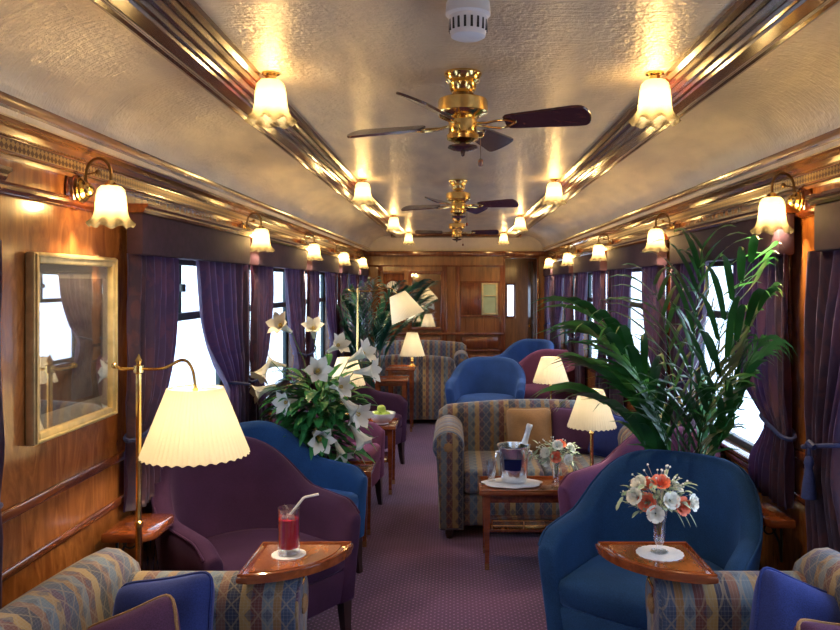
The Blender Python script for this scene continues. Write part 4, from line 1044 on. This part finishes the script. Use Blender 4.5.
bm = NB(); lathe(bm, [(0, 0), (0.05, 0), (0.055, 0.005), (0.075, 0.07), (0.06, 0.13), (0.045, 0.15), (0.055, 0.165), (0.048, 0.165), (0.04, 0.15), (0, 0.14)], 24); tag(t, 'dark glazed vase under the white lilies', 'vase'); obj('body', bm, 'pot', t)

# posies in silver-glass vases
def rose_bm(s=1.0, c=(0, 0, 0)):
    bm = NB()
    for layer, (n_, r0, h0, op) in enumerate(((3, 0.007, 0.022, 0.1), (5, 0.013, 0.022, 0.3), (7, 0.020, 0.019, 0.6))):
        for k in range(n_):
            a0 = 2 * pi * k / n_ + layer; rows = []
            for j in range(5):
                v = j / 4; r = r0 * (0.35 + 0.65 * sin(v * pi * 0.5)) + op * 0.010 * v ** 3; z = h0 * v - op * 0.006 * v ** 4
                row = []
                for q in (-1, -0.5, 0, 0.5, 1):
                    an = a0 + q * (2 * pi / n_) * 0.62 * (1 - 0.35 * v ** 3); row.append(bm.verts.new((s * r * cos(an) + c[0], s * r * sin(an) + c[1], s * (z - 0.003 * abs(q) * v) + c[2])))
                rows.append(row)
            for j in range(4):
                for q in range(4): bm.faces.new((rows[j][q], rows[j][q + 1], rows[j + 1][q + 1], rows[j + 1][q]))
    return bm
def posy(label, vlabel, x, y, z, s, vh, roses, whites):
    t = thing('flower_vase', vlabel, 'vase', (x, y, z), 0)
    bm = NB(); r = 0.030 * s
    lathe(bm, [(0, 0), (r * 0.95, 0), (r, 0.004), (r * 0.4, 0.012), (r * 0.32, 0.022), (r * 0.62, 0.04), (r * 0.72, vh * 0.7), (r * 1.0, vh), (r * 0.92, vh), (r * 0.64, vh * 0.7), (r * 0.5, 0.045), (0, 0.042)], 28)
    obj('glass_body', bm, 'clear', t)
    bm = NB(); lathe(bm, [(0, 0.043), (r * 0.48, 0.046), (r * 0.60, vh * 0.68), (0, vh * 0.68)], 20); obj('water', bm, glass('vase water', (0.80, 0.84, 0.92), 0.18), t)
    f = thing('flower_posy', label, 'flowers', (x, y, z + vh))
    for (a, b_, c) in roses:
        o = obj('coral_bloom', rose_bm(1.25 * s), 'rose', f, ang=180); o.location = (a * s, b_ * s, c * s); o.rotation_euler = Vector((a, b_ - 0.05, max(c, 0.02))).to_track_quat('Z', 'Y').to_euler()
    for (a, b_, c) in whites:
        o = obj('white_bloom', rose_bm(1.15 * s), 'whitepetal', f, ang=180); o.location = (a * s, b_ * s, c * s); o.rotation_euler = Vector((a, b_ - 0.06, max(c, 0.01))).to_track_quat('Z', 'Y').to_euler()
    bm = NB()
    for k in range(150):
        a = random.uniform(0, 2 * pi); rr = random.uniform(0.02, 0.090) * s; zz = random.uniform(-0.005, 0.095) * s
        leaf(bm, (rr * cos(a) * 1.15, rr * sin(a) * 0.8, zz), (cos(a), sin(a), random.uniform(-0.4, 0.9)), random.uniform(0.025, 0.05) * s, random.uniform(0.010, 0.018) * s, 0.6, 4)
    # a trailing sprig to the left
    for k in range(12):
        q = k / 11; leaf(bm, (-(0.07 + 0.065 * q) * s, 0, (0.07 + 0.02 * sin(3 * q) - 0.05 * q) * s), (-0.5, -0.5, random.uniform(-1, 0.6)), 0.03 * s, 0.013 * s, 0.4, 4)
    for k in range(3): leaf(bm, ((0.05 + .02 * k) * s, -0.02, 0.0), (0.5, -0.2, -0.9), 0.06 * s, 0.012 * s, 0.2, 5)
    obj('foliage', bm, 'greyleaf', f, ang=180)
    bm = NB()
    for k in range(30):
        a = random.uniform(0, pi); rr = random.uniform(0.075, 0.12) * s; th_ = random.uniform(-0.8, 0.8)
        p = (rr * cos(a) * 1.1, rr * sin(th_) * 0.5, abs(rr * sin(a)) * 1.05 + 0.025 * s); sphere(bm, p, 0.0038 * s, 6); tube(bm, [(0, 0, 0), (p[0] * 0.6, p[1] * 0.6, p[2] * 0.75), p], 0.0006, 3)
    obj('gypsophila', bm, 'whitepetal', f)
    bm = NB()
    for k in range(7):
        a = k * 0.9; tube(bm, [(0.010 * cos(a) * s * 0.6, 0.01 * sin(a) * s * 0.6, -vh + 0.06), (0.012 * cos(a) * s, 0.012 * sin(a) * s, 0), (0.05 * cos(a) * s, 0.04 * sin(a) * s, 0.05 * s)], 0.0016, 4)
    obj('stems', bm, 'stem', f)
def doily(label, x, y, z, r, mat='linen', wave=0):
    bm = NB(); seg = 72; rings = []
    for (q, zz) in ((0.02, 0.003), (0.6, 0.003), (0.9, 0.003), (1.0, 0.0025), (1.0, 0.0005), (0.02, 0.0005)):
        rings.append([((r * q * (1 + (0.035 * abs(cos(9 * a)) if q >= 0.9 else 0))) * cos(a), (r * q * (1 + (0.035 * abs(cos(9 * a)) if q >= 0.9 else 0))) * sin(a), zz) for a in [2 * pi * k / seg for k in range(seg)]])
    ringloft(bm, rings); o = obj('doily', bm, mat, None); o.location = (x, y, z); return tag(o, label, 'doily')
ZQ = 0.6898
doily('white lace doily on the right quarter round table', 0.695, 2.635, ZQ, 0.077)
posy('posy of coral and white flowers on the right quarter round table', 'clear footed glass vase standing on the white doily', 0.695, 2.640, ZQ + 0.0032, 1.0, 0.145,
     [(-0.05, -0.045, 0.035), (0.0, -0.01, 0.085), (0.055, -0.05, 0.025), (-0.035, 0.02, 0.07)], [(-0.03, -0.065, 0.005), (0.095, -0.03, 0.03), (-0.065, 0.0, 0.08), (0.06, 0.03, 0.06), (0.02, -0.06, 0.045), (-0.085, -0.03, 0.05)])
posy('small posy of pale flowers and one coral bloom on the champagne table', 'slim silver glass vase on the champagne table', 0.585, 4.46, 0.4515, 1.05, 0.135,
     [(-0.01, -0.06, 0.035), (0.02, 0.0, 0.085)], [(-0.06, -0.03, 0.05), (0.05, -0.05, 0.02), (0.07, -0.01, 0.07), (0.0, -0.04, 0.09), (-0.05, 0.0, 0.0)])

# red cocktail
doily('round white coaster under the red drink', -0.556, 2.625, ZQ, 0.056)
t = thing('cocktail_glass', 'tall tumbler of red iced drink on the left quarter round table', 'drink', (-0.556, 2.625, ZQ + 0.0032))
bm = NB(); lathe(bm, [(0, 0), (0.036, 0), (0.038, 0.005), (0.036, 0.012), (0.037, 0.155), (0.0345, 0.155), (0.0335, 0.022), (0, 0.020)], 32); obj('tumbler', bm, 'clear', t)
bm = NB(); lathe(bm, [(0, 0.0205), (0.0330, 0.0225), (0.0338, 0.118), (0, 0.120)], 32); obj('drink', bm, 'drink', t)
for k, (a, b_, c) in enumerate(((0.01, -0.008, 0.122), (-0.014, -0.004, 0.119), (0.0, 0.014, 0.121))):
    bm = NB(); box(bm, -0.010, 0.010, -0.010, 0.010, -0.008, 0.008, 0.003, Matrix.Translation((a, b_, c)) @ Matrix.Rotation(k + 0.4, 4, 'Z') @ Matrix.Rotation(0.4, 4, 'X')); obj('ice_cube', bm, 'ice', t)
bm = NB(); tube(bm, [(-0.030, 0.0, 0.085), (0.0, 0, 0.125), (0.034, 0.0, 0.168), (0.048, 0, 0.186), (0.055, 0, 0.190), (0.10, 0.0, 0.200)], 0.0042, 8)
o = obj('drinking_straw', bm, 'straw'); o.location = (-0.556, 2.625, ZQ + 0.003); tag(o, 'bent white drinking straw leaning in the red drink', 'straw')

# champagne
zt_ = 0.4525
bm = NB(); seg = 60; rings = []
for (q, zz) in ((0.02, 0.010), (0.5, 0.010), (0.8, 0.010), (1.0, 0.006), (1.0, 0.002), (0.02, 0.001)):
    rings.append([((0.17 * q * (1 + (0.05 * sin(5 * a) + 0.03 * sin(11 * a) if q > 0.7 else 0))) * cos(a), 0.115 * q * (1 + (0.06 * sin(7 * a) if q > 0.7 else 0)) * sin(a), zz + (0.004 * sin(9 * a) if 0.7 < q < 0.9 else 0)) for a in [2 * pi * k / seg for k in range(seg)]])
ringloft(bm, rings); o = obj('napkin', bm, 'linen'); o.location = (0.335, 4.49, zt_ - 0.001); tag(o, 'folded white napkin under the champagne bucket', 'napkin')
zb_ = zt_ + 0.0125
t = thing('champagne_bucket', 'silver champagne bucket with ring handles on the low table', 'bucket', (0.345, 4.50, zb_))
bm = NB(); lathe(bm, [(0, 0), (0.070, 0), (0.073, 0.006), (0.086, 0.14), (0.092, 0.195), (0.098, 0.202), (0.098, 0.208), (0.088, 0.206), (0.082, 0.14), (0.068, 0.012), (0, 0.010)], 40); obj('bucket_body', bm, 'silver', t)
for s in (-1, 1):
    bm = NB(); sphere(bm, (s * 0.096, 0, 0.165), 0.011, 10); tube(bm, [(s * 0.103 + 0.0 * cos(a), 0.022 * cos(a), 0.143 + 0.024 * sin(a)) for a in [2 * pi * k / 20 for k in range(20)]], 0.0035, 6, True); obj('ring_handle', bm, 'silver', t)
bm = NB()
def lb(u, v):
    a = R(-90 - 42 + 66 * u); z = 0.075 + 0.065 * v; r = 0.0745 + 0.0955 * z + 0.0022
    return (r * cos(a), r * sin(a), z)
grid(bm, lb, 12, 2, 0.001); obj('label_plate', bm, 'label', t)
t = bpy.data.objects.new('champagne_bottle', None); C.objects.link(t); t.location = (0.352, 4.505, zb_ + 0.030); t.rotation_euler = (R(-4), R(17), 0); tag(t, 'foil necked champagne bottle leaning in the silver bucket', 'bottle')
bm = NB(); lathe(bm, [(0, 0), (0.036, 0), (0.038, 0.006), (0.038, 0.13), (0.030, 0.165), (0.018, 0.19), (0, 0.19)], 24); obj('bottle_body', bm, 'bottle', t)
bm = NB(); lathe(bm, [(0, 0.185), (0.020, 0.185), (0.0165, 0.22), (0.0155, 0.275), (0.0185, 0.28), (0.0185, 0.30), (0.015, 0.306), (0, 0.307)], 20); obj('neck_foil', bm, 'foil', t)
t = thing('drinking_glass', 'clear stemless glass standing left of the champagne bucket', 'glass', (0.215, 4.505, zb_ - 0.001))
bm = NB(); lathe(bm, [(0, 0), (0.024, 0), (0.026, 0.004), (0.018, 0.012), (0.028, 0.05), (0.030, 0.12), (0.028, 0.12), (0.026, 0.05), (0.012, 0.018), (0, 0.016)], 24); obj('bowl', bm, 'clear', t)

# fruit bowl
t = thing('fruit_bowl', 'white china bowl of green apples on the left table', 'bowl', (-0.555, 6.02, 0.523))
bm = NB(); lathe(bm, [(0, 0), (0.05, 0), (0.052, 0.012), (0.075, 0.025), (0.100, 0.06), (0.104, 0.085), (0.100, 0.085), (0.094, 0.06), (0.07, 0.032), (0, 0.025)], 32); obj('bowl_body', bm, 'china', t)
ap = None
for k, (a, b_, c, lb_) in enumerate(((-0.045, -0.03, 0.072, 'green apple at the front left of the fruit bowl'), (0.035, -0.04, 0.072, 'green apple at the front right of the fruit bowl'), (0.0, 0.045, 0.072, 'green apple at the back of the fruit bowl'), (-0.005, -0.012, 0.115, 'green apple on top of the fruit bowl pile'))):
    if ap is None:
        ap = thing('green_apple', lb_, 'apple', (-0.555 + a, 6.02 + b_, 0.523 + c), 0, 'green apples in the bowl')
        bm = NB(); lathe(bm, [(0, -0.026), (0.012, -0.030), (0.028, -0.020), (0.034, 0.0), (0.030, 0.018), (0.016, 0.028), (0.004, 0.022), (0, 0.020)], 16); obj('skin', bm, 'apple', ap)
        bm = NB(); tube(bm, [(0, 0, 0.02), (0.003, 0, 0.036)], 0.0015, 5); obj('stalk', bm, 'leg', ap)
    else: dup(ap, (-0.555 + a, 6.02 + b_, 0.523 + c), k, lb_)

# ------------------------------------------------------------ daylight
W = bpy.data.worlds.new('World'); S.world = W; W.use_nodes = True; nt = W.node_tree
bg = nt.nodes['Background']; bg.inputs['Color'].default_value = (0.66, 0.79, 1.0, 1); bg.inputs['Strength'].default_value = 4.6
for side, x_in, sgn, wins in (('l', XL, -1, WIN_L), ('r', XR, 1, WIN_R)):
    for (p, q) in wins:
        l = bpy.data.lights.new('window_portal', 'AREA'); l.shape = 'RECTANGLE'; l.size = q - p; l.size_y = ZT - ZS; l.cycles.is_portal = True
        o = bpy.data.objects.new('window_portal', l); C.objects.link(o); o.location = (x_in + sgn * 0.10, (p + q) / 2, (ZS + ZT) / 2)
        d = Vector((-sgn, 0, 0)); o.rotation_euler = d.to_track_quat('-Z', 'Z').to_euler()

# ------------------------------------------------------------ camera and view
cam = bpy.data.cameras.new('camera'); co = bpy.data.objects.new('camera', cam); C.objects.link(co)
co.location = (0, 0, 1.6); co.rotation_euler = (R(90), 0, 0); cam.sensor_width = 36; cam.lens = 36 * 780 / 840
cam.shift_x = -34 / 840; cam.shift_y = -31 / 840; cam.clip_start = 0.05
S.camera = co
S.view_settings.view_transform = 'Standard'; S.view_settings.look = 'None'; S.view_settings.gamma = 1; S.view_settings.use_curve_mapping = False
S.view_settings.exposure = 0.45
S.cycles.use_denoising = True; S.cycles.max_bounces = 8; S.cycles.transparent_max_bounces = 12; S.cycles.caustics_reflective = False; S.cycles.caustics_refractive = False
S.cycles.sample_clamp_indirect = 6
